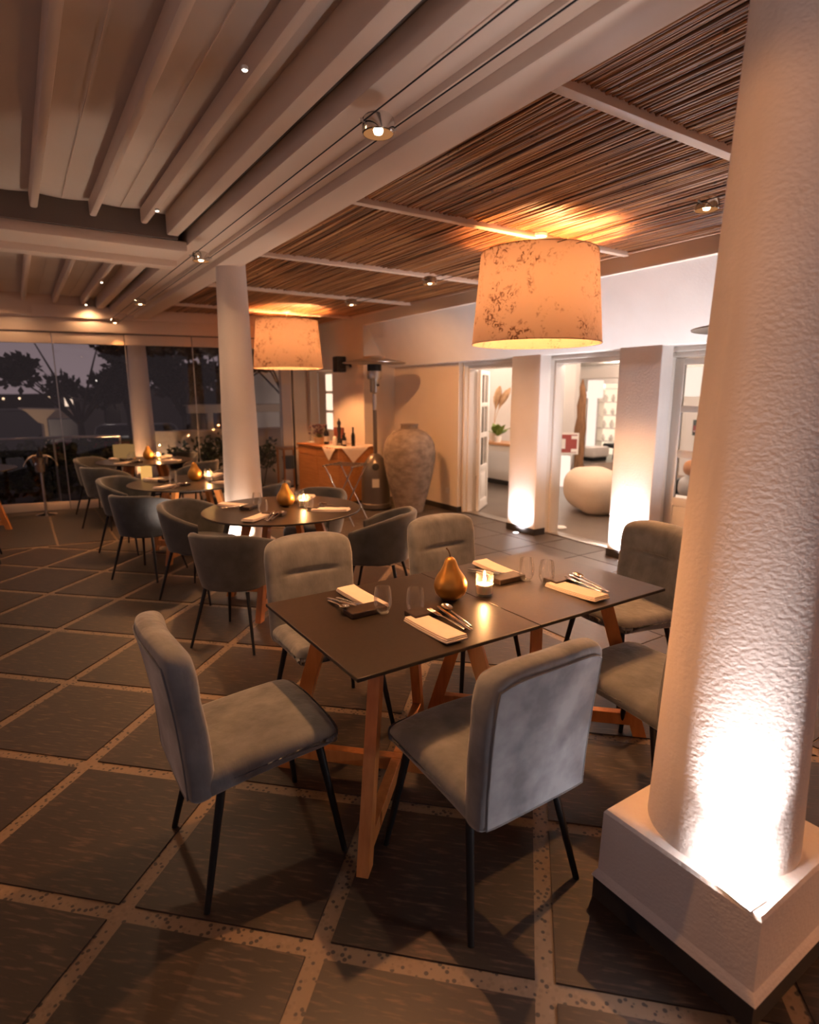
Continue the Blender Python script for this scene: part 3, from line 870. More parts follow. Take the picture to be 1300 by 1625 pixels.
build_room()


# ------------------------------------------------------------------ pendant lamps over the terrace
def make_pendant(loc, label):
    e = tag(empty('drum_pendant', loc), label, 'lamp', 'printed drum pendants')
    z0, z1 = 1.985, 2.635
    prof = [(.488-(.488-.432)*i/10, z0+(z1-z0)*i/10) for i in range(11)]
    MB().lathe(prof, 64, capb=False, capt=False).build('shade', 'shade_cloth', e, smooth=80)
    for z, r in ((z0, .488), (z1, .432)):
        m = MB(); V = []; F = []; n, k = 48, 6
        for i in range(n):
            a = 2*PI*i/n
            for j in range(k):
                b = 2*PI*j/k; rr_ = r+.004*math.cos(b)
                V.append((rr_*math.cos(a), rr_*math.sin(a), z+.004*math.sin(b)))
        for i in range(n):
            for j in range(k): F.append((i*k+j, ((i+1) % n)*k+j, ((i+1) % n)*k+(j+1) % k, i*k+(j+1) % k))
        m.add(V, F).build('rim', 'shade_cloth', e, smooth=60)
    MB().tube([(0, 0, 2.54), (0, 0, 2.78)], .006, 8).build('cord', 'paper', e)
    MB().lathe([(.055, 2.775), (.05, 2.755), (.012, 2.745)], 20).build('ceiling_rose', 'paper', e, smooth=40)
    for a in (0, 2*PI/3, 4*PI/3):
        MB().tube([(0, 0, 2.60), (.432*math.cos(a), .432*math.sin(a), 2.63)], .003, 6).build('spoke', 'steel', e)
    MB().lathe([(.02, 2.47), (.02, 2.54), (.01, 2.55)], 12).build('socket', 'paper', e, smooth=40)
    MB().lathe([(.001, 2.255), (.045, 2.27), (.074, 2.31), (.080, 2.335), (.070, 2.37), (.045, 2.41), (.02, 2.47)], 20, capb=False, capt=False).build('bulb', 'bulb', e, smooth=60)
    return e


make_pendant((3.40, -3.40, 0), 'large printed drum pendant hanging in front of the doors, nearest the camera')
make_pendant((-1.45, -3.40, 0), 'printed drum pendant added behind the big column, outside the picture')  # added unseen lamp, raises the warm fill light
make_pendant((8.25, -3.35, 0), 'printed drum pendant hanging over the sideboard corner, farther away')


# ------------------------------------------------------------------ cable spotlights
def cable(y, z, x0, x1, label):
    tag(MB().tube([(x0, y, z), (x1, y, z)], .0028, 6).build('lighting_cable', 'black_metal'), label, 'cable', 'cables of the cable spotlights')


ZC = 2.615
cable(-1.215, ZC, -2.1, 9.62, 'thin lighting cable under the main beam, side of the awning')
cable(-1.345, ZC, -2.1, 9.62, 'thin lighting cable under the main beam, side of the reed ceiling')
cable(-3.19, ZC, -2.1, 8.9, 'thin lighting cable under the reed ceiling, side of the main beam')
cable(-3.32, ZC, -2.1, 8.9, 'thin lighting cable under the reed ceiling, side of the doors')


def make_spot(lit):
    e = empty('cable_spotlight')
    MB().lathe([(.058, -.032), (.062, -.028), (.062, .018), (.052, .030), (.035, .036), (.0, .037)], 28, capb=False).build('housing', 'chrome', e, smooth=40)
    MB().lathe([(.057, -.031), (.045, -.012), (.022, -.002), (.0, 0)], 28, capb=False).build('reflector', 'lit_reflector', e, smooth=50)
    MB().lathe([(.001, -.034), (.016, -.030), (.020, -.018), (.012, -.002)], 12, capb=False).build('capsule', 'halogen' if lit else 'halogen_dim', e, smooth=60)
    for s in (-1, 1):
        MB().tube([(0, s*.058, 0), (0, s*.082, .002)], .006, 8).build('arm', 'steel', e)
    return e


ps, us = make_spot(True), []
for i, (x, y, lab) in enumerate(((2.16, -1.28, 'brightly glowing cable spotlight under the main beam, nearest the camera'), (4.77, -1.28, 'cable spotlight under the main beam just before the middle column'),
                                 (7.33, -1.28, 'cable spotlight under the main beam beyond the middle column'), (9.33, -1.28, 'cable spotlight under the main beam right above the glass front'),
                                 (2.01, -3.255, 'cable spotlight under the reed ceiling beside the big column'), (4.61, -3.255, 'cable spotlight under the reed ceiling left of the near pendant'),
                                 (6.12, -3.255, 'cable spotlight under the reed ceiling before the far pendant'))):
    place(ps, us, (x, y, ZC), 0, lab, 'spotlight', 'cable spotlights')
spot('cable_spot', (2.16, -1.28, ZC-.05), (1.85, -1.0, 0), P_SPOT, HALO, 95, 0.7, 0.025)
spot('cable_spot', (4.77, -1.28, ZC-.05), (4.2, -1.35, 0), P_SPOT*.85, HALO, 66, 0.8, 0.025)
spot('cable_spot', (7.33, -1.28, ZC-.05), (6.5, -1.2, 0), P_SPOT, HALO, 90, 0.7, 0.025)
spot('cable_spot', (9.33, -1.28, ZC-.05), (8.9, -1.3, 0), P_SPOT, HALO, 90, 0.7, 0.025)
spot('cable_spot', (2.01, -3.255, ZC-.05), (2.0, -2.7, 0), P_CSPOT, HALO, 125, 1.0, 0.025)
spot('cable_spot', (4.61, -3.255, ZC-.05), (4.7, -3.9, 0), P_CSPOT, HALO, 125, 1.0, 0.025)
spot('cable_spot', (6.12, -3.255, ZC-.05), (6.6, -4.7, 0.6), P_CSPOT, HALO, 125, 1.0, 0.025)
cable(1.645, ZC, -2.1, 9.6, 'thin lighting cable above the left side of the terrace, inner one')
cable(1.775, ZC, -2.1, 9.6, 'thin lighting cable above the left side of the terrace, outer one')
for x, lab in ((1.6, 'cable spotlight above the left side of the terrace, nearer the camera'), (3.3, 'cable spotlight above the left side of the terrace, added out of the picture')):
    place(ps, us, (x, 1.71, ZC), 0, lab, 'spotlight', 'cable spotlights')
spot('cable_spot', (1.6, 1.71, ZC-.05), (0.80, -1.60, 1.42), P_SPOT*1.1, HALO, 33, 0.35, 0.025)
spot('cable_spot', (3.3, 1.71, ZC-.05), (2.6, -0.1, 0), P_SPOT*.55, HALO, 90, 0.6, 0.025)  # added unseen spot for the tub chair backs and left floor


def make_led():
    e = empty('rail_spotlight')
    MB().lathe([(.011, 0), (.014, -.003), (.014, -.013), (.011, -.015)], 18).build('housing', 'paper', e, smooth=40)
    MB().lathe([(.0005, -.0195), (.008, -.0175), (.011, -.0145)], 18, capb=False, capt=False).build('lens', 'led', e, smooth=60)
    return e


pl_, ul = make_led(), []
leds = [(2.43, -.86, 'lit rail spotlight on the awning rail, the one nearest the camera'), (4.45, -.93, 'lit rail spotlight at the end of the near awning rail'),
        (6.15, -.93, 'first lit rail spotlight on the right rail of the far awning bay'), (7.45, -.93, 'second lit rail spotlight on the right rail of the far awning bay'), (9.35, -.95, 'last lit rail spotlight on the right rail of the far awning bay'),
        (7.25, .09, 'first lit rail spotlight on the left rail of the far awning bay'), (9.3, .02, 'last lit rail spotlight on the left rail of the far awning bay')]
for x, y, lab in leds:
    place(pl_, ul, (x, y, 2.815), 0, lab, 'spotlight', 'small lit spotlights on the awning rails')
    spot('rail_led', (x, y, 2.785), (x+.1, y-.1, 0), P_LED*(4 if x < 9 else 1.5), (1.0, .58, .30), 150, 0.9, 0.02)


# pier uplights set in the floor
for x, lab in ((5.01, 'bright recessed floor uplight at the left white pier'), (3.53, 'bright recessed floor uplight at the right white pier')):
    e = tag(empty('floor_uplight', (x, -4.80, 0)), lab, 'spotlight')
    MB().lathe([(.040, .001), (.040, .005), (.03, .006)], 24, capb=False, capt=False).build('ring', 'steel', e)
    MB().lathe([(.0005, .004), (.03, .004)], 24, capb=False, capt=False).build('lens', 'uplight_lens', e)
spot('pier_uplight', (5.01, -4.79, 0.02), (5.01, -4.84, 1.0), P_UP_PIL*.65, COOL, 140, 1.0, 0.02)
spot('pier_uplight', (3.53, -4.79, 0.02), (3.53, -4.84, 1.0), P_UP_PIL*2.0, COOL, 140, 1.0, 0.02)
spot('pier_uplight', (2.04, -4.79, 0.02), (2.04, -4.84, 1.0), P_UP_PIL*1.6, COOL, 140, 1.0, 0.02)  # added unseen uplight without fixture, whitens the bulkhead at the right


# ------------------------------------------------------------------ dining chairs
def make_dining_chair():
    e = empty('dining_chair')

    def seat(x, y, z):
        t = (x+.245)/.49
        top = z > 0
        zz = z*(1.0 if not top else 1.0)+.445
        zz += .010*(1-(y/.23)**2) if top else 0          # crowned cushion
        zz -= .030*(1-t)**2                              # lower towards the back
        if not top: zz += .022*t                          # thinner front edge
        if t > .8: zz -= .018*((t-.8)/.2)**2*(1 if top else -.3)
        yy = y*(.955+.045*t)
        xx = x-.016*(abs(y)/.23)**3*max(0, (t-.6)/.4)+.01
        return (xx, yy, zz)
    rbox(.49, .47, .095, .040, (14, 12, 3), 4, seat).build('seat', 'velvet', e, smooth=180)

    H = .53

    def back(x, y, z):
        t = (z+H/2)/H
        hw = .232
        yy = y*(.965+.035*t)*(1-.05*max(0, t-.82)/.18)
        zz = z+.37+H/2-.035*(abs(y)/hw)**3.2*max(0, (t-.5)/.5)
        lean = -.222-.075*t**1.35
        curve = .034*(y/hw)**2*t
        xx = x+lean+curve
        if x > 0:   # front face: tuck seam and pillows
            d = math.exp(-((t-.66)/.018)**2)*.022*max(0, 1-(abs(y)/.155)**4)
            puff = .012*math.sin(PI*min(1, max(0, (t-.67)/.33)))+.010*math.sin(PI*min(1, max(0, (t-.05)/.60)))
            xx += (puff-d)*(1-(y/hw)**2*.7)
        return (xx, yy, zz)
    bk = rbox(.085, .47, H, .036, (3, 20, 44), 4, back).build('backrest', 'velvet', e, smooth=180)
    # flat outer panel with its piping
    V, F, n, k = [], [], 16, 20
    edge = []
    for j in range(k+1):
        for i in range(n+1):
            y = (-1+2*i/n)*.205; z = -.245+.475*j/k
            t = (z+H/2)/H
            z2 = z - .02*(abs(y)/.205)**6*max(0, (t-.7)/.3)
            p = back(-.0425, y, z2)
            V.append((p[0]-.0035+.003*((abs(y)/.205)**8), p[1], p[2]))
    for j in range(k):
        for i in range(n):
            a = j*(n+1)+i; F.append((a, a+n+1, a+n+2, a+1))
    MB().add(V, F).build('back_panel', 'velvet_back', bk, smooth=180)
    loop = [V[i] for i in range(n+1)]+[V[j*(n+1)+n] for j in range(1, k+1)]+[V[k*(n+1)+i] for i in range(n-1, -1, -1)]+[V[j*(n+1)] for j in range(k-1, -1, -1)]
    MB().tube([(x+.001, y, z) for x, y, z in loop], .0035, 6).build('piping', 'velvet', bk, smooth=60)
    for sx in (-1, 1):
        for sy in (-1, 1):
            top = (.165*sx+.02, .165*sy, .415); bot = (.235*sx+(.01 if sx > 0 else -.005), .228*sy, 0)
            MB().tube([top, bot], [.0155, .0105], 10).build('leg', 'black_metal', e, smooth=50)
    return e


dc, du = make_dining_chair(), []
for loc, rz, lab in (((1.905, -.575, 0), -90, 'grey velvet dining chair in the left foreground at the end of the rectangular table'),
                     ((1.37, -1.185, 0), 0, 'grey velvet dining chair in the foreground with its blue-lit back to the camera'),
                     ((2.50, -1.17, 0), 176, 'grey velvet dining chair behind the left corner of the rectangular table'),
                     ((2.52, -2.05, 0), 180, 'grey velvet dining chair on the far side, its back rising behind the gold pear'),
                     ((1.93, -2.66, 0), 86, 'brown-looking velvet dining chair at the far right end of the rectangular table'),
                     ((1.36, -2.06, 0), 2, 'dark velvet dining chair half hidden behind the big column')):
    place(dc, du, loc, R(rz), lab, 'chair', 'dining chairs at the rectangular table')


# ------------------------------------------------------------------ tub chairs
def make_tub_chair():
    e = empty('tub_chair')
    n, k = 44, 10
    V, F = [], []

    def sect(a):
        # a in [-1,1] round the back; returns ring of points: outer going up, rim, inner going down
        th = PI+a*R(128)
        f = abs(a)
        top = .765-.135*max(0, (f-.30)/.70)**1.25
        bot = .40
        pts = []
        ez = lambda r, z: ((r+.012)*math.cos(th)*(1.0 if math.cos(th) < 0 else .93), (r)*math.sin(th)*1.0, z)
        ro_t, ro_b, tk = .285, .225, .048
        # outer from bottom up
        for q in range(6):
            t = q/5; pts.append((ro_b+(ro_t-ro_b)*t**.8, bot+(top-.022-bot)*t))
        for q in range(1, 5):
            b = PI*q/5; pts.append((ro_t-tk/2+tk/2*math.cos(b), top-.022+.022*math.sin(b)))
        for q in range(6):
            t = 1-q/5; pts.append((ro_b-tk*1.0+(ro_t-ro_b)*t**.8, bot+.02+(top-.042-bot)*t))
        return [ez(r, z) for r, z in pts]
    rings = [sect(-1+2*i/n) for i in range(n+1)]
    m = len(rings[0])
    for r_ in rings: V += r_
    for i in range(n):
        for j in range(m):
            F.append((i*m+j, (i+1)*m+j, (i+1)*m+(j+1) % m, i*m+(j+1) % m))
    F.append(tuple(range(m))); F.append(tuple(reversed(range(n*m, n*m+m))))
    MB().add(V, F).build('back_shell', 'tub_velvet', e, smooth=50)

    def seat(x, y, z):
        zz = z+.425+.012*(1-(x/.24)**2-(y/.24)**2 if z > 0 else 0)
        lim = .196 if z > 0 else .178
        h = math.hypot(x, y)
        if x < .08 and h > lim:
            t = min(1, (.08-x)/.10); k = 1-t+t*lim/h; x, y = x*k, y*k
        elif abs(y) > .19: y = math.copysign(.19, y)
        return (x+.025, y, zz)
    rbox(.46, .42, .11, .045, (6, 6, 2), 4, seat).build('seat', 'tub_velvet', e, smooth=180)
    for sx in (-1, 1):
        for sy in (-1, 1):
            MB().tube([(.145*sx, .15*sy, .38), (.235*sx, .225*sy, 0)], [.013, .0085], 8).build('leg', 'black_metal', e, smooth=50)
    return e


TABLES = [((4.30, -1.65), 'nearest round table'), ((6.20, -1.42), 'middle round table'), ((8.65, -1.40), 'far round table')]
PLACES = [(135, 'near left'), (45, 'far left'), (225, 'near right'), (315, 'far right')]
tcp, tu = make_tub_chair(), []
for (tx, ty), tn in TABLES:
    for a, pn in PLACES:
        d = .76 if a != 45 else .74
        if tn.startswith('nearest') and a == 315: d = .70
        x, y = tx+d*math.cos(R(a)), ty+d*math.sin(R(a))
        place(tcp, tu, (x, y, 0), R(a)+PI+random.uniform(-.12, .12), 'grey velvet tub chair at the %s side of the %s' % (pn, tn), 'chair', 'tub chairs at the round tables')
place(tcp, tu, (7.02, .50, 0), R(0), 'grey velvet tub chair at the left edge of the picture', 'chair', 'tub chairs at the round tables')


# ------------------------------------------------------------------ tables
def splayed_leg(e, foot, top, size=(.042, .062), name='leg'):
    f, t = Vector(foot), Vector(top)
    d = (t-f)
    ang = math.atan2(d.y, d.x)
    x = Vector((math.cos(ang), math.sin(ang), 0)); y = Vector((-math.sin(ang), math.cos(ang), 0))
    a, b = size[1]/2, size[0]/2
    V = [f+x*sx*a+y*sy*b for sx, sy in ((-1, -1), (1, -1), (1, 1), (-1, 1))]+[t+x*sx*a+y*sy*b for sx, sy in ((-1, -1), (1, -1), (1, 1), (-1, 1))]
    MB().add(V, [(3, 2, 1, 0), (4, 5, 6, 7), (0, 1, 5, 4), (1, 2, 6, 5), (2, 3, 7, 6), (3, 0, 4, 7)]).build(name, 'beech', e)


def wooden_base(e, s=.355, ins=.15, z=.725):
    for i, (sx, sy) in enumerate(((-1, 1), (1, 1), (1, -1), (-1, -1))):
        splayed_leg(e, (s*sx, s*sy, 0), ((s-ins)*sx, (s-ins)*sy, z))
    k = s-.02
    for a, zz in ((45, .085), (-45, .085)):
        M = Matrix.Rotation(R(a), 4, 'Z'); L = k*1.414-.02
        if a == 45:
            MB().bbox((-L, -.021, zz-.03), (L, .021, zz+.03), .003, M).build('cross_stretcher', 'beech', e)
        else:
            MB().bbox((-L, -.021, zz-.03), (-.021, .021, zz+.03), .003, M).bbox((.021, -.021, zz-.03), (L, .021, zz+.03), .003, M).build('cross_stretcher', 'beech', e)
    for a in (45, -45):
        M = Matrix.Rotation(R(a), 4, 'Z')
        MB().bbox((-.30, -.02, z-.035), (.30, .02, z-(.002 if a > 0 else .003)), .003, M).build('top_bearer', 'beech', e)


def square_table():
    e = empty('dining_table')
    MB().bbox((-.405, -.3945, .728), (.405, .3945, .742), .003).build('table_top', 'table_laminate', e)
    wooden_base(e)
    return e


sq, su = square_table(), []
place(sq, su, (1.905, -1.187, 0), 0, 'black-topped square table with beech legs, left half of the rectangular table', 'table', 'square tables pushed together')
place(sq, su, (1.905, -1.978, 0), 0, 'black-topped square table with beech legs, right half of the rectangular table', 'table', 'square tables pushed together')


def round_table():
    e = empty('round_table')
    MB().lathe([(.596, .728), (.60, .731), (.60, .739), (.597, .742)], 72).build('table_top', 'table_laminate', e, smooth=30)
    wooden_base(e, .34, .15)
    return e


rtb, ru = round_table(), []
for (tx, ty), tn in TABLES:
    place(rtb, ru, (tx, ty, 0), R(0), 'black round dining table with beech legs, the %s' % tn, 'table', 'round dining tables')
place(rtb, ru, (8.80, .65, 0), R(20), 'black round table with beech legs cut by the left picture edge', 'table', 'round dining tables')


# ------------------------------------------------------------------ table ware
def make_napkin():
    o = MB()
    for i, (l, wd, z0, z1, dx, dy) in enumerate(((.285, .094, 0, .007, 0, 0), (.28, .092, .007, .013, -.002, .001), (.276, .088, .013, .018, -.003, .002))):
        m = rbox(l, wd, z1-z0, .0028, (10, 4, 1), 2, lambda x, y, z: (x+dx, y+dy+.002*math.sin(x*9), z+(z0+z1)/2+.0024*math.sin(x*14+y*10)+.010*max(0, (x-.06)/.08)**2*.5))
        o.add(m.v, m.f)
    return o.build('napkin', 'napkin', smooth=40)


def make_fork():
    o = MB()
    pts = [(-.10, 0, .002), (-.06, 0, .004), (.0, 0, .006), (.035, 0, .004)]
    m = MB().tube(pts, [.006, .0055, .003, .004], 8); m.v = [(x, y*1.3, z*.55+.001) for x, y, z in m.v]; o.add(m.v, m.f)
    m = rbox(.032, .022, .003, .0013, (3, 3, 1), 1, lambda x, y, z: (x+.048, y*(1-.2*(x < -.008)), z+.003+.3*(x+.016)**2)); o.add(m.v, m.f)
    for i in range(4):
        y = -.0085+.0057*i
        m = MB().tube([(.062, y, .0035), (.078, y, .003), (.096, y*.95, .007)], [.0015, .0014, .0007], 6); o.add(m.v, m.f)
    return o.build('fork', 'cutlery_steel', smooth=50)


def make_knife():
    o = MB()
    m = rbox(.095, .013, .006, .0028, (4, 2, 1), 2, lambda x, y, z: (x-.062, y*(1-.15*x/.05), z+.0035)); o.add(m.v, m.f)
    m = rbox(.125, .017, .0022, .0009, (8, 2, 1), 1, lambda x, y, z: (x+.047, y*(1-.55*max(0, (x-.02)/.045)**2)-.002*max(0, x/.06), z+.0035)); o.add(m.v, m.f)
    return o.build('knife', 'cutlery_steel', smooth=50)


def make_spoon():
    o = MB()
    m = MB().tube([(-.10, 0, .002), (-.06, 0, .004), (.0, 0, .006), (.042, 0, .005)], [.006, .0055, .003, .004], 8); m.v = [(x, y*1.3, z*.55+.001) for x, y, z in m.v]; o.add(m.v, m.f)
    V, F = [], []; nr, na = 5, 18
    for s, off in ((1, 0), (0, .0015)):
        pass
    for i in range(nr+1):
        r = i/nr
        for j in range(na):
            a = 2*PI*j/na
            V.append((.066+.030*r*math.cos(a), .020*r*math.sin(a), .0015+.008*r*r))
    for i in range(nr):
        for j in range(na): F.append((i*na+j, (i+1)*na+j, (i+1)*na+(j+1) % na, i*na+(j+1) % na))
    k = len(V); V += [(x, y, z-.0012) for x, y, z in V]; F += [tuple(k+q for q in reversed(f)) for f in F]
    o.add(V, F)
    return o.build('spoon', 'cutlery_steel', smooth=70)


def make_glass():
    e = empty('drinking_glass')
    prof = [(.001, .004), (.018, .004), (.026, .010), (.0345, .032), (.0365, .050), (.035, .075), (.0305, .105), (.029, .108)]
    MB().lathe(prof, 32, capb=False, capt=False).build('bowl', 'drink_glass', e, smooth=80)
    MB().lathe([(.022, 0), (.024, .003), (.020, .006), (.001, .005)], 24).build('foot', 'drink_glass', e, smooth=60)
    return e


def make_rest():
    return MB().bbox((-.042, -.080, 0), (.042, .080, .024), .004).build('cutlery_rest', 'tray_wood')


def make_pear():
    e = empty('gold_pear')
    prof = [(.001, .004), (.030, 0), (.052, .012), (.068, .036), (.0725, .060), (.069, .084), (.058, .106), (.044, .124), (.034, .142), (.028, .160), (.023, .174), (.014, .184), (.004, .187)]
    fine = []
    for i in range(len(prof)-1):
        for q in range(3):
            t = q/3; fine.append((prof[i][0]*(1-t)+prof[i+1][0]*t, prof[i][1]*(1-t)+prof[i+1][1]*t))
    fine.append(prof[-1])
    for _ in range(3):
        fine = [fine[0]]+[((fine[i-1][0]+2*fine[i][0]+fine[i+1][0])/4, (fine[i-1][1]+2*fine[i][1]+fine[i+1][1])/4) for i in range(1, len(fine)-1)]+[fine[-1]]
    m = MB().lathe(fine, 40)
    m.v = [(x+.05*max(0, z-.08)**1.3, y, z) for x, y, z in m.v]
    m.build('body', 'gold', e, smooth=180)
    MB().tube([(.003, 0, .180), (.004, .001, .198), (.010, .003, .214), (.020, .004, .224)], [.0035, .003, .0028, .004], 8).build('stem', 'pear_stem', e, smooth=60)
    return e


def make_candle():
    e = empty('candle_glass')
    MB().lathe([(.001, .001), (.036, .001), (.038, .006), (.038, .10)], 32, capb=False, capt=False).build('tumbler', 'drink_glass', e, smooth=60)
    MB().lathe([(.0005, .010), (.034, .010), (.0345, .050), (.030, .052), (.0005, .050)], 28, capb=False, capt=False).build('wax', 'wax', e, smooth=50)
    MB().tube([(0, 0, .05), (.001, 0, .062)], .0012, 6).build('wick', 'black_plastic', e)
    MB().lathe([(.0005, .060), (.006, .066), (.007, .072), (.004, .084), (.0005, .094)], 12, capb=False, capt=False).build('flame', 'flame', e, smooth=60)
    return e


TW = {k: (f(), []) for k, f in (('napkin', make_napkin), ('fork', make_fork), ('knife', make_knife), ('spoon', make_spoon), ('glass', make_glass), ('rest', make_rest), ('pear', make_pear), ('candle', make_candle))}
TNAME = {'napkin': ('folded pale napkin', 'napkin', 'folded napkins'), 'fork': ('steel fork', 'fork', 'forks'), 'knife': ('steel knife', 'knife', 'knives'), 'spoon': ('steel spoon', 'spoon', 'spoons'),
         'glass': ('clear stemless glass', 'glass', 'stemless glasses'), 'rest': ('dark wooden cutlery rest', 'cutlery rest', 'cutlery rests'), 'pear': ('gold ornamental pear', 'ornament', 'gold pears'), 'candle': ('lit candle in a glass tumbler', 'candle', 'lit candles')}
ZT = 0.7425


def ware(kind, loc, rz, where):
    p, u_ = TW[kind]; n = TNAME[kind]
    return place(p, u_, loc, rz, '%s %s' % (n[0], where), n[1], n[2]+' on the tables')


def setting(o, ang, where, small=False, spread=0.0, glass=(.33, .05)):
    """o: edge point in front of the diner; ang: direction the diner looks along"""
    M = Matrix.Translation((o[0], o[1], ZT)) @ Matrix.Rotation(ang, 4, 'Z')
    def at(x, y, z=0): return tuple(M @ Vector((x, y, z)))
    ware('rest', at(.31, -.045), ang, 'of the '+where)
    ware('napkin', at(.165, .02, .0), ang+PI+R(random.uniform(-4, 2)), 'of the '+where)
    jit = lambda a: R(random.uniform(-a, a))
    for k, y, dx, tilt in (('fork', -.060, .20, 6), ('knife', -.088, .19, 3), ('spoon', -.115, .21, -2)):
        t = ware(k, at(dx, y, .0155), ang+R(tilt)+jit(4), 'of the '+where)
        t.rotation_euler = (0, R(-7), t.rotation_euler[2])
    ware('glass', at(glass[0], glass[1]), 0, 'of the '+where)


setting((1.515, -1.235), 0, 'near left place at the rectangular table', glass=(.345, -.015))
setting((1.515, -2.005), 0, 'near right place at the rectangular table', glass=(.335, .03))
setting((2.295, -1.135), PI, 'far left place at the rectangular table', glass=(.35, .015))
setting((2.295, -1.90), PI, 'far right place at the rectangular table', glass=(.36, .03))
ware('pear', (1.925, -1.475, ZT), R(30), 'on the rectangular table')
ware('candle', (1.885, -1.63, ZT), 0, 'beside the gold pear on the rectangular table')
for (tx, ty), tn in TABLES:
    for a, pn in PLACES:
        setting((tx+.565*math.cos(R(a)), ty+.565*math.sin(R(a))), R(a)+PI, '%s place at the %s' % (pn, tn))
    ware('pear', (tx+.08, ty-.06, ZT), R(random.uniform(0, 360)), 'on the '+tn)
    ware('candle', (tx-.02, ty-.17, ZT), 0, 'on the '+tn)
# lanterns
e = tag(MB().lathe([(.052, 0), (.055, .01), (.055, .13), (.05, .135)], 28).build('lantern', 'lantern_glow', smooth=40, loc=(6.66, -1.08, ZT)), 'glowing frosted cylinder lantern at the far edge of the middle round table', 'lantern')
e = tag(empty('lantern', (9.0, -1.20, ZT), R(25)), 'square dim glowing lantern at the far edge of the farthest round table', 'lantern')
MB().bbox((-.10, -.10, .01), (.10, .10, .20), .004).build('paper_walls', 'lantern_dim', e)
MB().bbox((-.105, -.105, 0), (.105, .105, .012), .002).build('base', 'beech', e)


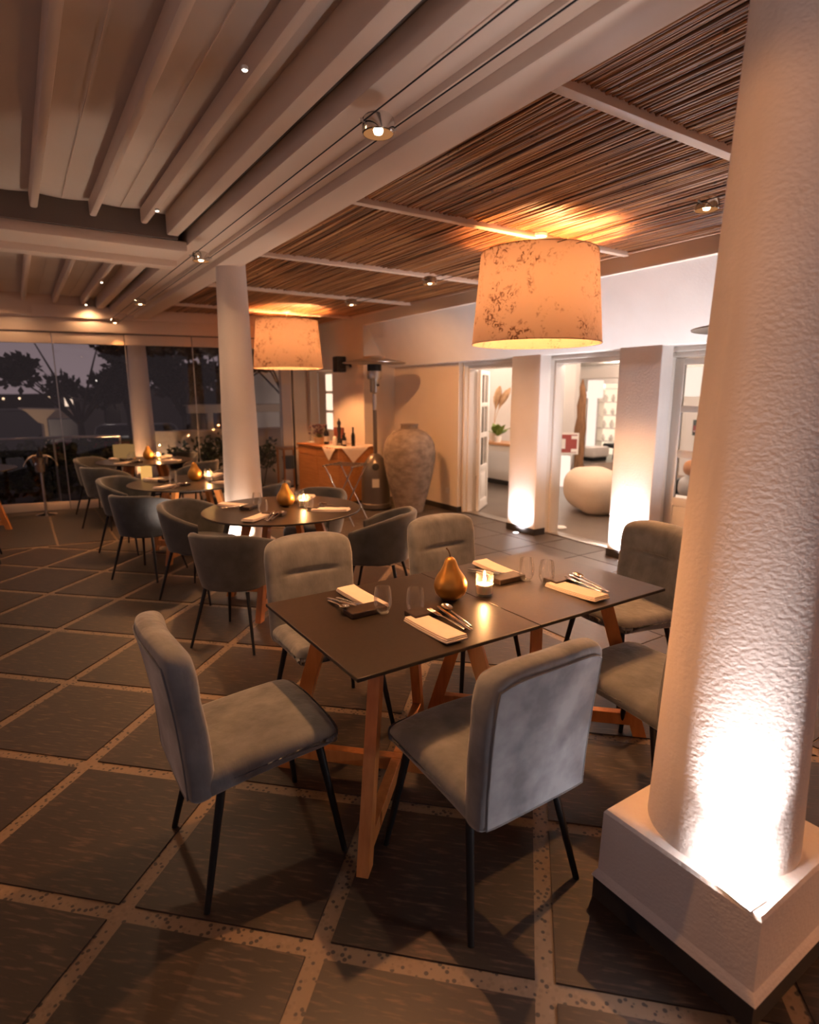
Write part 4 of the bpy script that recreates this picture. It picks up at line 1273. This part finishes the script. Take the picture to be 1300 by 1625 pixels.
# ------------------------------------------------------------------ furniture along the wall
def build_corner():
    # sideboard
    e = tag(empty('sideboard', (8.33, -4.08, 0), R(3)), 'orange-brown wooden sideboard in the far corner', 'sideboard')
    MB().bbox((-.66, -.30, .06), (.66, .28, .83), .004).build('body', 'cabinet_wood', e)
    MB().box((-.62, -.28, 0), (.62, .25, .06)).build('plinth', 'skirting', e)
    MB().bbox((-.68, -.31, .83), (.68, .31, .855), .004).build('top', 'cabinet_wood', e)
    for i in range(2):
        x0 = -.65+.655*i
        MB().bbox((x0, .28, .70), (x0+.645, .298, .82), .003).build('drawer', 'cabinet_wood', e)
        MB().bbox((x0, .28, .07), (x0+.645, .298, .685), .003).build('door', 'cabinet_wood', e)
    z = .858
    def on(x, y): return tuple(Vector((8.33, -4.08, z))+Matrix.Rotation(R(3), 3, 'Z') @ Vector((x, y, 0)))
    # cloth over the corner
    V, F = [], []; n = 14
    for j in range(n+1):
        for i in range(n+1):
            x, y = -.30+.70*i/n, -.25+.70*j/n
            # rotate the cloth so that a corner hangs over the edges
            c, s = math.cos(R(40)), math.sin(R(40)); X, Y = -.42+c*(x-.05)-s*(y-.1), .03+s*(x-.05)+c*(y-.1)
            zz = .004+.002*math.sin(9*X+4*Y)
            if Y > .315: zz -= (Y-.315); Y = .315+.008*math.sin(X*20)
            if X < -.685: zz -= (-.685-X); X = -.69
            V.append((X, Y, zz))
    for j in range(n):
        for i in range(n):
            a = j*(n+1)+i; F.append((a, a+1, a+n+2, a+n+1))
    tag(MB().add(V, F).build('cloth', 'napkin', smooth=60, loc=(8.33, -4.08, z-.001), rotz=R(3)), 'white cloth hanging over the corner of the sideboard', 'cloth')
    # bottles, mill, books, flowers
    def bottle(name, x, y, h, r, lab, neck=.4, label_=False, mat='bottle_dark'):
        e = tag(empty(name, on(x, y)), lab, 'bottle')
        e.location.z += .004
        MB().lathe([(r*.95, 0), (r, .006), (r, h*.55), (r*.8, h*.64), (r*neck, h*.74), (r*neck, h*.94), (r*neck*1.15, h*.95), (r*neck*1.15, h)], 20).build('body', mat, e, smooth=50)
        if label_: MB().lathe([(r+.0008, h*.15), (r+.0008, h*.42)], 20, capb=False, capt=False).build('paper_label', 'bottle_label', e, smooth=60)
    bottle('wine_bottle', .02, .12, .30, .040, 'dark bottle with a pale label beside the flowers on the sideboard', label_=True)
    bottle('oil_bottle', -.36, .05, .16, .030, 'short dark bottle in the middle of the sideboard bottles')
    bottle('sauce_bottle', -.46, .08, .20, .030, 'medium dark bottle with a label near the sideboard end', label_=True)
    bottle('vinegar_bottle', -.54, -.02, .28, .030, 'tall dark bottle at the right end of the sideboard')
    e = tag(empty('pepper_mill', on(-.20, .02)), 'tall dark turned pepper mill on the sideboard', 'pepper mill'); e.location.z += .004
    MB().lathe([(.040, 0), (.040, .03), (.028, .08), (.022, .15), (.030, .22), (.030, .26), (.018, .28), (.026, .31), (.030, .335), (.020, .36), (.008, .375), (.014, .39), (.001, .40)], 24).build('body', 'black_plastic', e, smooth=50)
    MB().lathe([(.041, .004), (.041, .028)], 24, capb=False, capt=False).build('band', 'steel', e)
    tag(MB().lathe([(.035, 0), (.038, .02), (.036, .10), (.025, .13), (.012, .14)], 20).build('salt_shaker', 'paper', smooth=50, loc=tuple(Vector(on(-.24, .12))+Vector((0, 0, .004)))), 'white salt shaker in front of the pepper mill on the sideboard', 'shaker')
    tag(MB().bbox((-.10, -.02, 0), (.10, .02, .26), .003).build('menu_book', 'book_red', loc=on(-.07, -.05), rotz=R(15)), 'dark red menu book standing behind the bottles on the sideboard', 'book')
    e = tag(empty('flower_pot', on(.28, .10)), 'dark flowers in a cream pot on the sideboard', 'plant')
    MB().lathe([(.075, 0), (.10, .10), (.095, .10), (.09, .09)], 24).build('pot', 'pot_cream', e, smooth=40)
    rr = random.Random(4); m = MB(); st = MB()
    for i in range(60):
        a = rr.uniform(0, 6.28); r = rr.uniform(.02, .17); h = .16+rr.uniform(0, .13)-.3*r*r
        p = Vector((r*math.cos(a), r*math.sin(a), h)); q = rr.uniform(.012, .022)
        m.lathe([(.001, -q), (q*.8, -q*.4), (q, 0), (q*.7, q*.6), (.001, q)], 6, Matrix.Translation(p))
        st.tube([(p.x*.3, p.y*.3, .09), tuple(p)], .002, 4)
    tag(m.build('blossoms', 'flower', e), kind='stuff'); tag(st.build('stems', 'foliage', e), kind='stuff')
    # small plates at the left end
    tag(MB().lathe([(.05, 0), (.09, .012), (.092, .015), (.05, .006)], 24).build('plate', 'paper', smooth=50, loc=on(.50, .12)), 'small pale dish at the left end of the sideboard', 'plate')
    # wall speaker
    e = tag(empty('wall_speaker', (8.45, -4.45, 2.07)), 'black speaker on a bracket on the wall above the sideboard', 'speaker')
    MB().bbox((-.11, .12, -.12), (.06, .28, .12), .02).build('cabinet', 'black_plastic', e, smooth=40)
    MB().tube([(-.02, 0, 0), (-.02, .13, 0)], .014, 10).build('bracket', 'black_metal', e)
    MB().bbox((-.05, 0, -.04), (.01, .01, .04), .003).build('wall_plate', 'black_metal', e)
    MB().lathe([(.06, 0), (.065, .004), (.04, .006), (.02, .002)], 20, Matrix.Translation((-.11, .20, 0)) @ Matrix.Rotation(R(-90), 4, 'Y')).build('cone', 'black_metal', e)
    # urn
    e = empty('clay_urn', (6.80, -4.47, 0)); tag(e, 'huge weathered clay urn standing against the wall', 'urn')
    prof = [(.185, 0), (.19, .02), (.215, .12), (.265, .30), (.315, .50), (.350, .70), (.360, .82), (.345, .94), (.30, 1.04), (.22, 1.115), (.14, 1.145), (.118, 1.155), (.116, 1.20), (.128, 1.215), (.118, 1.222), (.10, 1.215), (.095, 1.14)]
    MB().lathe(prof, 56, capt=False).build('body', 'urn_clay', e, smooth=60)
    return


build_corner()


def make_heater(loc, label):
    e = tag(empty('patio_heater', loc), label, 'patio heater', 'patio heaters')
    tk = MB().lathe([(.215, .02), (.215, .08), (.205, .09), (.205, .46), (.195, .55), (.165, .64), (.12, .72), (.07, .775), (.03, .79)], 36)
    tk.build('tank_cover', 'heater_body', e, smooth=35)
    MB().lathe([(.225, 0), (.225, .025)], 36).build('base', 'black_metal', e, smooth=30)
    MB().tube([(0, 0, .76), (0, 0, 1.56)], .028, 16).build('pole', 'heater_body', e, smooth=50)
    MB().tube([(0, 0, 1.40), (0, 0, 1.66)], .031, 16).build('pole_sleeve', 'steel', e, smooth=50)
    cb = MB().lathe([(.03, 1.62), (.055, 1.64), (.062, 1.66), (.062, 1.80), (.07, 1.82)], 24).build('control_box', 'steel', e, smooth=40)
    MB().lathe([(.014, 0), (.016, .03), (.01, .035)], 12, Matrix.Translation((-.062, -.01, 1.74)) @ Matrix.Rotation(R(-90), 4, 'Y')).build('knob', 'black_plastic', cb)
    MB().lathe([(.095, 1.82), (.10, 1.84), (.104, 1.91), (.100, 1.93)], 28).build('burner_ring', 'steel', e, smooth=40)
    MB().lathe([(.098, 1.93), (.098, 2.02)], 28).build('mesh_screen', 'black_metal', e, smooth=40)
    MB().lathe([(.435, 2.035), (.438, 2.042), (.30, 2.075), (.16, 2.10), (.15, 2.125), (.09, 2.135), (.0, 2.138)], 48, capb=False).lathe([(.430, 2.036), (.30, 2.066), (.16, 2.09), (0.0, 2.10)], 48, capb=False).build('reflector', 'steel', e, smooth=50)
    # round hole and notice on the tank, facing the room
    a = R(150); n_ = Vector((math.cos(a), math.sin(a), 0))
    M = Matrix.Translation(Vector((0, 0, .615))+n_*.166) @ Matrix.Rotation(a, 4, 'Z') @ Matrix.Rotation(R(78), 4, 'Y')
    MB().lathe([(.05, .0), (.05, .012), (.043, .014), (.001, .012)], 24, M).build('valve_hole', 'black_plastic', e, smooth=40)
    V, F = [], []
    for i in range(7):
        b = a+R(-14+28*i/6)
        for z in (.33, .45): V.append((.2062*math.cos(b), .2062*math.sin(b), z))
    for i in range(6): F.append((i*2, i*2+2, i*2+3, i*2+1))
    MB().add(V, F).build('notice', 'bottle_label', e, smooth=60)
    return e


make_heater((7.30, -4.22, 0), 'steel patio heater standing between the sideboard and the urn')
make_heater((2.15, -4.25, 0), 'patio heater hidden behind the big column, only its reflector rim showing')


def build_tray_stand():
    e = tag(empty('folding_tray_stand', (6.66, -3.42, 0), R(33)), 'folding chrome tray stand with black straps before the sideboard', 'tray stand')
    for y in (-.19, .19):
        MB().tube([(-.20, y, 0), (.20, y*.98, .74)], .009, 8).build('leg', 'chrome', e, smooth=50)
        MB().tube([(.20, y*.94, 0), (-.20, y*.92, .74)], .009, 8).build('leg', 'chrome', e, smooth=50)
    for x in (-.20, .20):
        MB().tube([(x, -.22, .74), (x, .22, .74)], .010, 8).build('top_bar', 'chrome', e, smooth=50)
    for y in (-.15, -.05, .05, .15):
        MB().box((-.205, y-.018, .748), (.205, y+.018, .753)).build('strap', 'black_plastic', e)
    # wine cooler stand
    e = tag(empty('wine_cooler_stand', (9.36, -.21, 0)), 'steel wine cooler on a slim stand with cloths draped, before the glass', 'wine cooler')
    MB().lathe([(.13, 0), (.13, .012), (.03, .03), (.014, .05)], 28).build('base', 'chrome', e, smooth=40)
    MB().tube([(0, 0, .04), (0, 0, .60)], .018, 12).build('pole', 'steel', e, smooth=50)
    MB().lathe([(.02, .58), (.075, .60), (.10, .78), (.108, .80), (.100, .80), (.09, .70)], 28, capt=False).build('bucket', 'chrome', e, smooth=50)
    for s in (-1, 1):
        V, F = [], []
        for j in range(6):
            for i in range(7):
                t = i/6
                x = .10*(j/5-.5)*1.6
                V.append((x, s*(.04+.16*t**.8), .82-.14*t*t+.006*math.sin(i*2+j*3)))
        for j in range(5):
            for i in range(6):
                a = j*7+i; F.append((a, a+1, a+8, a+7))
        MB().add(V, F).build('cloth', 'napkin', e, smooth=60)
    MB().lathe([(.036, .64), (.036, .80), (.028, .85), (.014, .88), (.014, .93)], 16).build('bottle', 'bottle_dark', e, smooth=50)


build_tray_stand()


# ------------------------------------------------------------------ outside, seen through the glass
def leaf_cloud(m, rnd, c, rad, count, size):
    for _ in range(count):
        while True:
            p = Vector((rnd.uniform(-1, 1), rnd.uniform(-1, 1), rnd.uniform(-1, 1)))
            if p.length < 1: break
        p = Vector((c[0]+p.x*rad[0], c[1]+p.y*rad[1], c[2]+p.z*rad[2]))
        d = Vector((rnd.uniform(-1, 1), rnd.uniform(-1, 1), rnd.uniform(-.6, 1))).normalized()
        s = d.cross(Vector((rnd.uniform(-1, 1), rnd.uniform(-1, 1), rnd.uniform(-1, 1)))).normalized()
        L = size*rnd.uniform(.7, 1.4); W = L*.28
        m.add([p, p+d*L*.5+s*W, p+d*L, p+d*L*.5-s*W], [(0, 1, 2, 3)])


def build_outside():
    struct(MB().box((9.95, -20, -.35), (80, 14, -.05)).build('ground', 'ground'), 'dark ground outside the glass front')
    tag(MB().box((80, -200, -2.0), (420, 200, -1.6)).build('sea', 'sea'), 'dark sea towards the horizon', 'sea')
    # low white wall and planter
    e = tag(empty('garden_wall'), 'low white garden wall behind the plants outside the glass', 'wall')
    MB().box((10.75, -6.5, -.06), (10.95, -1.75, .98)).build('wall_body', 'house_white', e)
    MB().box((10.72, -6.5, .98), (10.98, -1.75, 1.01)).build('coping', 'house_white', e)
    rnd = random.Random(11)
    # plants in front of the low wall
    for i, (y, h, lab) in enumerate(((-2.2, .50, 'small leafy shrub lit in front of the low garden wall, leftmost'), (-2.62, .62, 'small leafy shrub in front of the low garden wall, second from the left'), (-3.05, .75, 'leafy shrub in front of the low garden wall left of the middle column'), (-3.62, .6, 'leafy shrub in front of the low garden wall right of the middle column'))):
        e = tag(empty('shrub', (10.33, y, -.05)), lab, 'shrub', 'shrubs at the garden wall')
        m, st = MB(), MB()
        for k in range(7):
            a = rnd.uniform(0, 6.28); tip = Vector((.16*math.cos(a), .20*math.sin(a), h*rnd.uniform(.75, 1.25)+.25))
            st.tube([(0, 0, 0), tuple(tip*.55), tuple(tip)], .006, 5)
            leaf_cloud(m, rnd, tip*.75, (.12, .14, .22), 55, .085)
        tag(m.build('foliage', 'foliage', e), kind='stuff'); tag(st.build('stems', 'bark', e), kind='stuff')
    # hedge behind the handrail
    for i, y in enumerate((1.2, .45, -.25, -.95)):
        e = tag(empty('hedge_plant', (10.75, y, -.05)), 'dark bushy hedge plant behind the glass, %s in the row' % ('leftmost', 'second from left', 'third from left', 'rightmost')[i], 'shrub', 'hedge behind the handrail')
        m = MB(); leaf_cloud(m, rnd, (0, 0, .50), (.33, .48, .50), 900, .12)
        tag(m.build('foliage', 'foliage', e), kind='stuff')
        MB().tube([(0, 0, 0), (0, .02, .7)], .02, 6).build('stem', 'bark', e)
    # stainless handrail
    e = tag(empty('handrail'), 'thin steel handrail with glass outside the window', 'handrail')
    MB().tube([(10.30, 2.2, 1.0), (10.10, -1.30, 1.0)], .021, 10).build('rail', 'steel', e, smooth=50)
    for i in range(5):
        t = i/4; x, y = 10.30-.2*t, 2.2-3.5*t
        MB().tube([(x, y, -.05), (x, y, 1.0)], .016, 8).build('post', 'steel', e, smooth=50)
    # trees
    def tree(loc, h, crown, lab, mat, count, size, spread=.5):
        e = tag(empty('tree', loc), lab, 'tree', 'trees outside the glass')
        tr = MB(); rr = random.Random(int(loc[1]*100))
        tr.tube([(0, 0, 0), (.03, .05, h*.3), (0, .1, h*.6)], [.09, .07, .04], 8)
        m = MB()
        for k in range(crown):
            a = rr.uniform(0, 6.28); tip = Vector((spread*math.cos(a)*rr.uniform(.3, 1.2), spread*1.3*math.sin(a)*rr.uniform(.3, 1.3), h*rr.uniform(.62, 1.05)))
            tr.tube([(0, .08, h*.45), tuple((tip+Vector((0, .08, h*.5)))/2), tuple(tip)], [.03, .02, .006], 5)
            leaf_cloud(m, rr, tip, (.32, .36, .20), count, size)
        tr.build('trunk', 'bark', e); tag(m.build('foliage', mat, e), kind='stuff')
    tree((13.0, -1.1, -.3), 3.0, 12, 'dark spreading tree outside the left part of the glass front', 'tree_leaf', 150, .16, .95)
    tree((13.2, -2.0, -.3), 3.1, 12, 'dark dense tree outside left of the outer column', 'tree_leaf', 170, .16, .6)
    tree((13.4, -3.1, -.3), 3.1, 16, 'reddish tree outside right of the outer column', 'tree_leaf_warm', 230, .15, .7)
    tree((14.8, -4.3, -.3), 4.2, 18, 'tall reddish tree outside behind the middle column', 'tree_leaf_warm', 240, .18, 1.2)
    tree((14.6, -5.9, -.3), 4.0, 16, 'tall dark tree outside behind the far pendant', 'tree_leaf', 240, .18, 1.2)
    # white terrace canopy and house fronts
    e = tag(empty('terrace_canopy'), 'white slatted terrace canopy outside behind the middle column', 'canopy')
    MB().bbox((12.9, -5.25, 1.24), (13.1, -3.0, 1.38), .01).build('beam', 'house_white', e)
    MB().bbox((12.9, -5.25, 1.38), (14.2, -3.0, 1.41), .005).build('roof', 'house_white', e)
    for y in (-3.45, -5.1): MB().bbox((12.94, y-.06, -.1), (13.06, y+.06, 1.24), .006).build('post', 'house_white', e)
    e = tag(empty('whitewashed_house', (19.0, 0, 0)), 'lit whitewashed house with a curved parapet far outside at the left', 'house')
    poly = [(.25, 1.22), (-.25, 1.22)]
    prof = [(-.08+0.0, 1.27), (-1.35, 1.22), (-1.35, -.2), (-.62, -.2), (-.62, .85)]+[(-.55+.47*(i/8)**1.0, .86+.41*math.sin(PI/2*i/8)**1.5) for i in range(1, 8)]
    n = len(prof); V = [(0, y, z) for y, z in prof]+[(2, y, z) for y, z in prof]
    F = [tuple(range(n)), tuple(reversed(range(n, 2*n)))]+[(i, n+i, n+(i+1) % n, (i+1) % n) for i in range(n)]
    MB().add(V, F).build('front', 'house_white', e)
    MB().box((-.8, -1.35, -.3), (-.02, -.70, 1.0)).build('annex', 'house_blue', e)
    spot('house_lamp', (17.2, -.1, .4), (19, -.6, 1.1), 40, (1.0, .66, .40), 100, .8, .1)
    e = tag(empty('dark_house', (24, 0, 0)), 'dark house block with a lit window far outside left of the outer column', 'house')
    MB().box((0, -6.0, -1), (3, -1.3, 1.9)).build('walls', 'house_dark', e)
    MB().box((-.01, -1.72, 1.25), (0, -1.47, 1.55)).build('window', 'lit_window', e)
    MB().box((-.01, -3.2, .5), (0, -2.75, 1.7)).build('window', 'void_glass', e)
    # lamps of the street and the town
    def post(x, y, z, lab, r=.10):
        e = tag(empty('street_lamp', (x, y, 0)), lab, 'street lamp')
        MB().tube([(0, 0, -.3), (0, 0, z-.1)], .05, 8).build('pole', 'black_metal', e)
        MB().lathe([(.001, z-r), (r*1.6, z-r*.4), (r*1.7, z), (r, z+r*.5), (.001, z+r*.7)], 14, capb=False, capt=False).build('lamp_head', 'street_light', e, smooth=60)
    post(22, -2.48, 2.10, 'bright street lamp glowing between the dark trees outside', .11)
    post(15, -2.0, .38, 'low bright garden lamp outside behind the handrail', .06)
    for i in range(9):
        y = 9.0-3.2*i+random.uniform(-.8, .8)
        o = MB().lathe([(.001, -.2), (.16, -.1), (.2, 0), (.16, .1), (.001, .2)], 10, capb=False, capt=False).build('town_lamp', 'town_light', smooth=60, loc=(149.9, y*1.3-5, 1.25+random.uniform(-.2, .4)))
        tag(o, 'tiny warm light of the distant town on the horizon', 'light', 'lights of the distant town')
    tag(MB().add([(150, -80, -1), (150, -40, 3), (150, 0, 2), (150, 20, 2.4), (150, 60, 1.5), (150, 60, -1), (170, -80, -1), (170, -40, 3), (170, 0, 2), (170, 20, 2.4), (170, 60, 1.5), (170, 60, -1)],
                 [(0, 1, 2, 3, 4, 5), (11, 10, 9, 8, 7, 6)]+[(i, i+6, (i+1) % 6+6, (i+1) % 6) for i in range(6)]).build('distant_hill', 'ground'), 'dark low coast hill on the horizon', 'hill')
    # parked car with tail lights
    e = tag(empty('parked_car', (16.5, -2.45, -.25), R(80)), 'dark red parked car with glowing tail lights outside behind the handrail', 'car')
    rbox(3.6, 1.5, .55, .15, (6, 3, 2), 2, lambda x, y, z: (x, y, z+.50)).build('body', 'car_red', e, smooth=60)
    rbox(1.9, 1.3, .48, .18, (4, 3, 2), 2, lambda x, y, z: (x-.1, y*(1-.25*(z > 0)), z+.92)).build('cabin', 'void_glass', e, smooth=60)
    for x in (-1.1, 1.1):
        for y in (-.72, .72):
            MB().lathe([(.28, -.09), (.30, -.06), (.30, .06), (.28, .09)], 18, Matrix.Translation((x, y, .30)) @ Matrix.Rotation(R(90), 4, 'X')).build('wheel', 'black_plastic', e, smooth=40)
    for y in (-.55, .55): MB().box((-1.815, y-.13, .58), (-1.79, y+.13, .68)).build('tail_light', 'red_light', e)
    # plant table beyond the glass right of the middle column
    e = tag(empty('plant_stand', (9.75, -3.9, -.05), 0), 'small wooden plant stand with a blue-grey pot beyond the glass', 'plant stand')
    MB().bbox((-.18, -.18, .74), (.18, .18, .77), .004).build('top', 'top_wood', e)
    for x in (-.15, .15):
        for y in (-.15, .15): MB().box((x-.015, y-.015, 0), (x+.015, y+.015, .74)).build('leg', 'beech', e)
    MB().lathe([(.09, .40), (.12, .62), (.11, .62)], 20).build('pot', 'blue_pot', e, smooth=40)


build_outside()
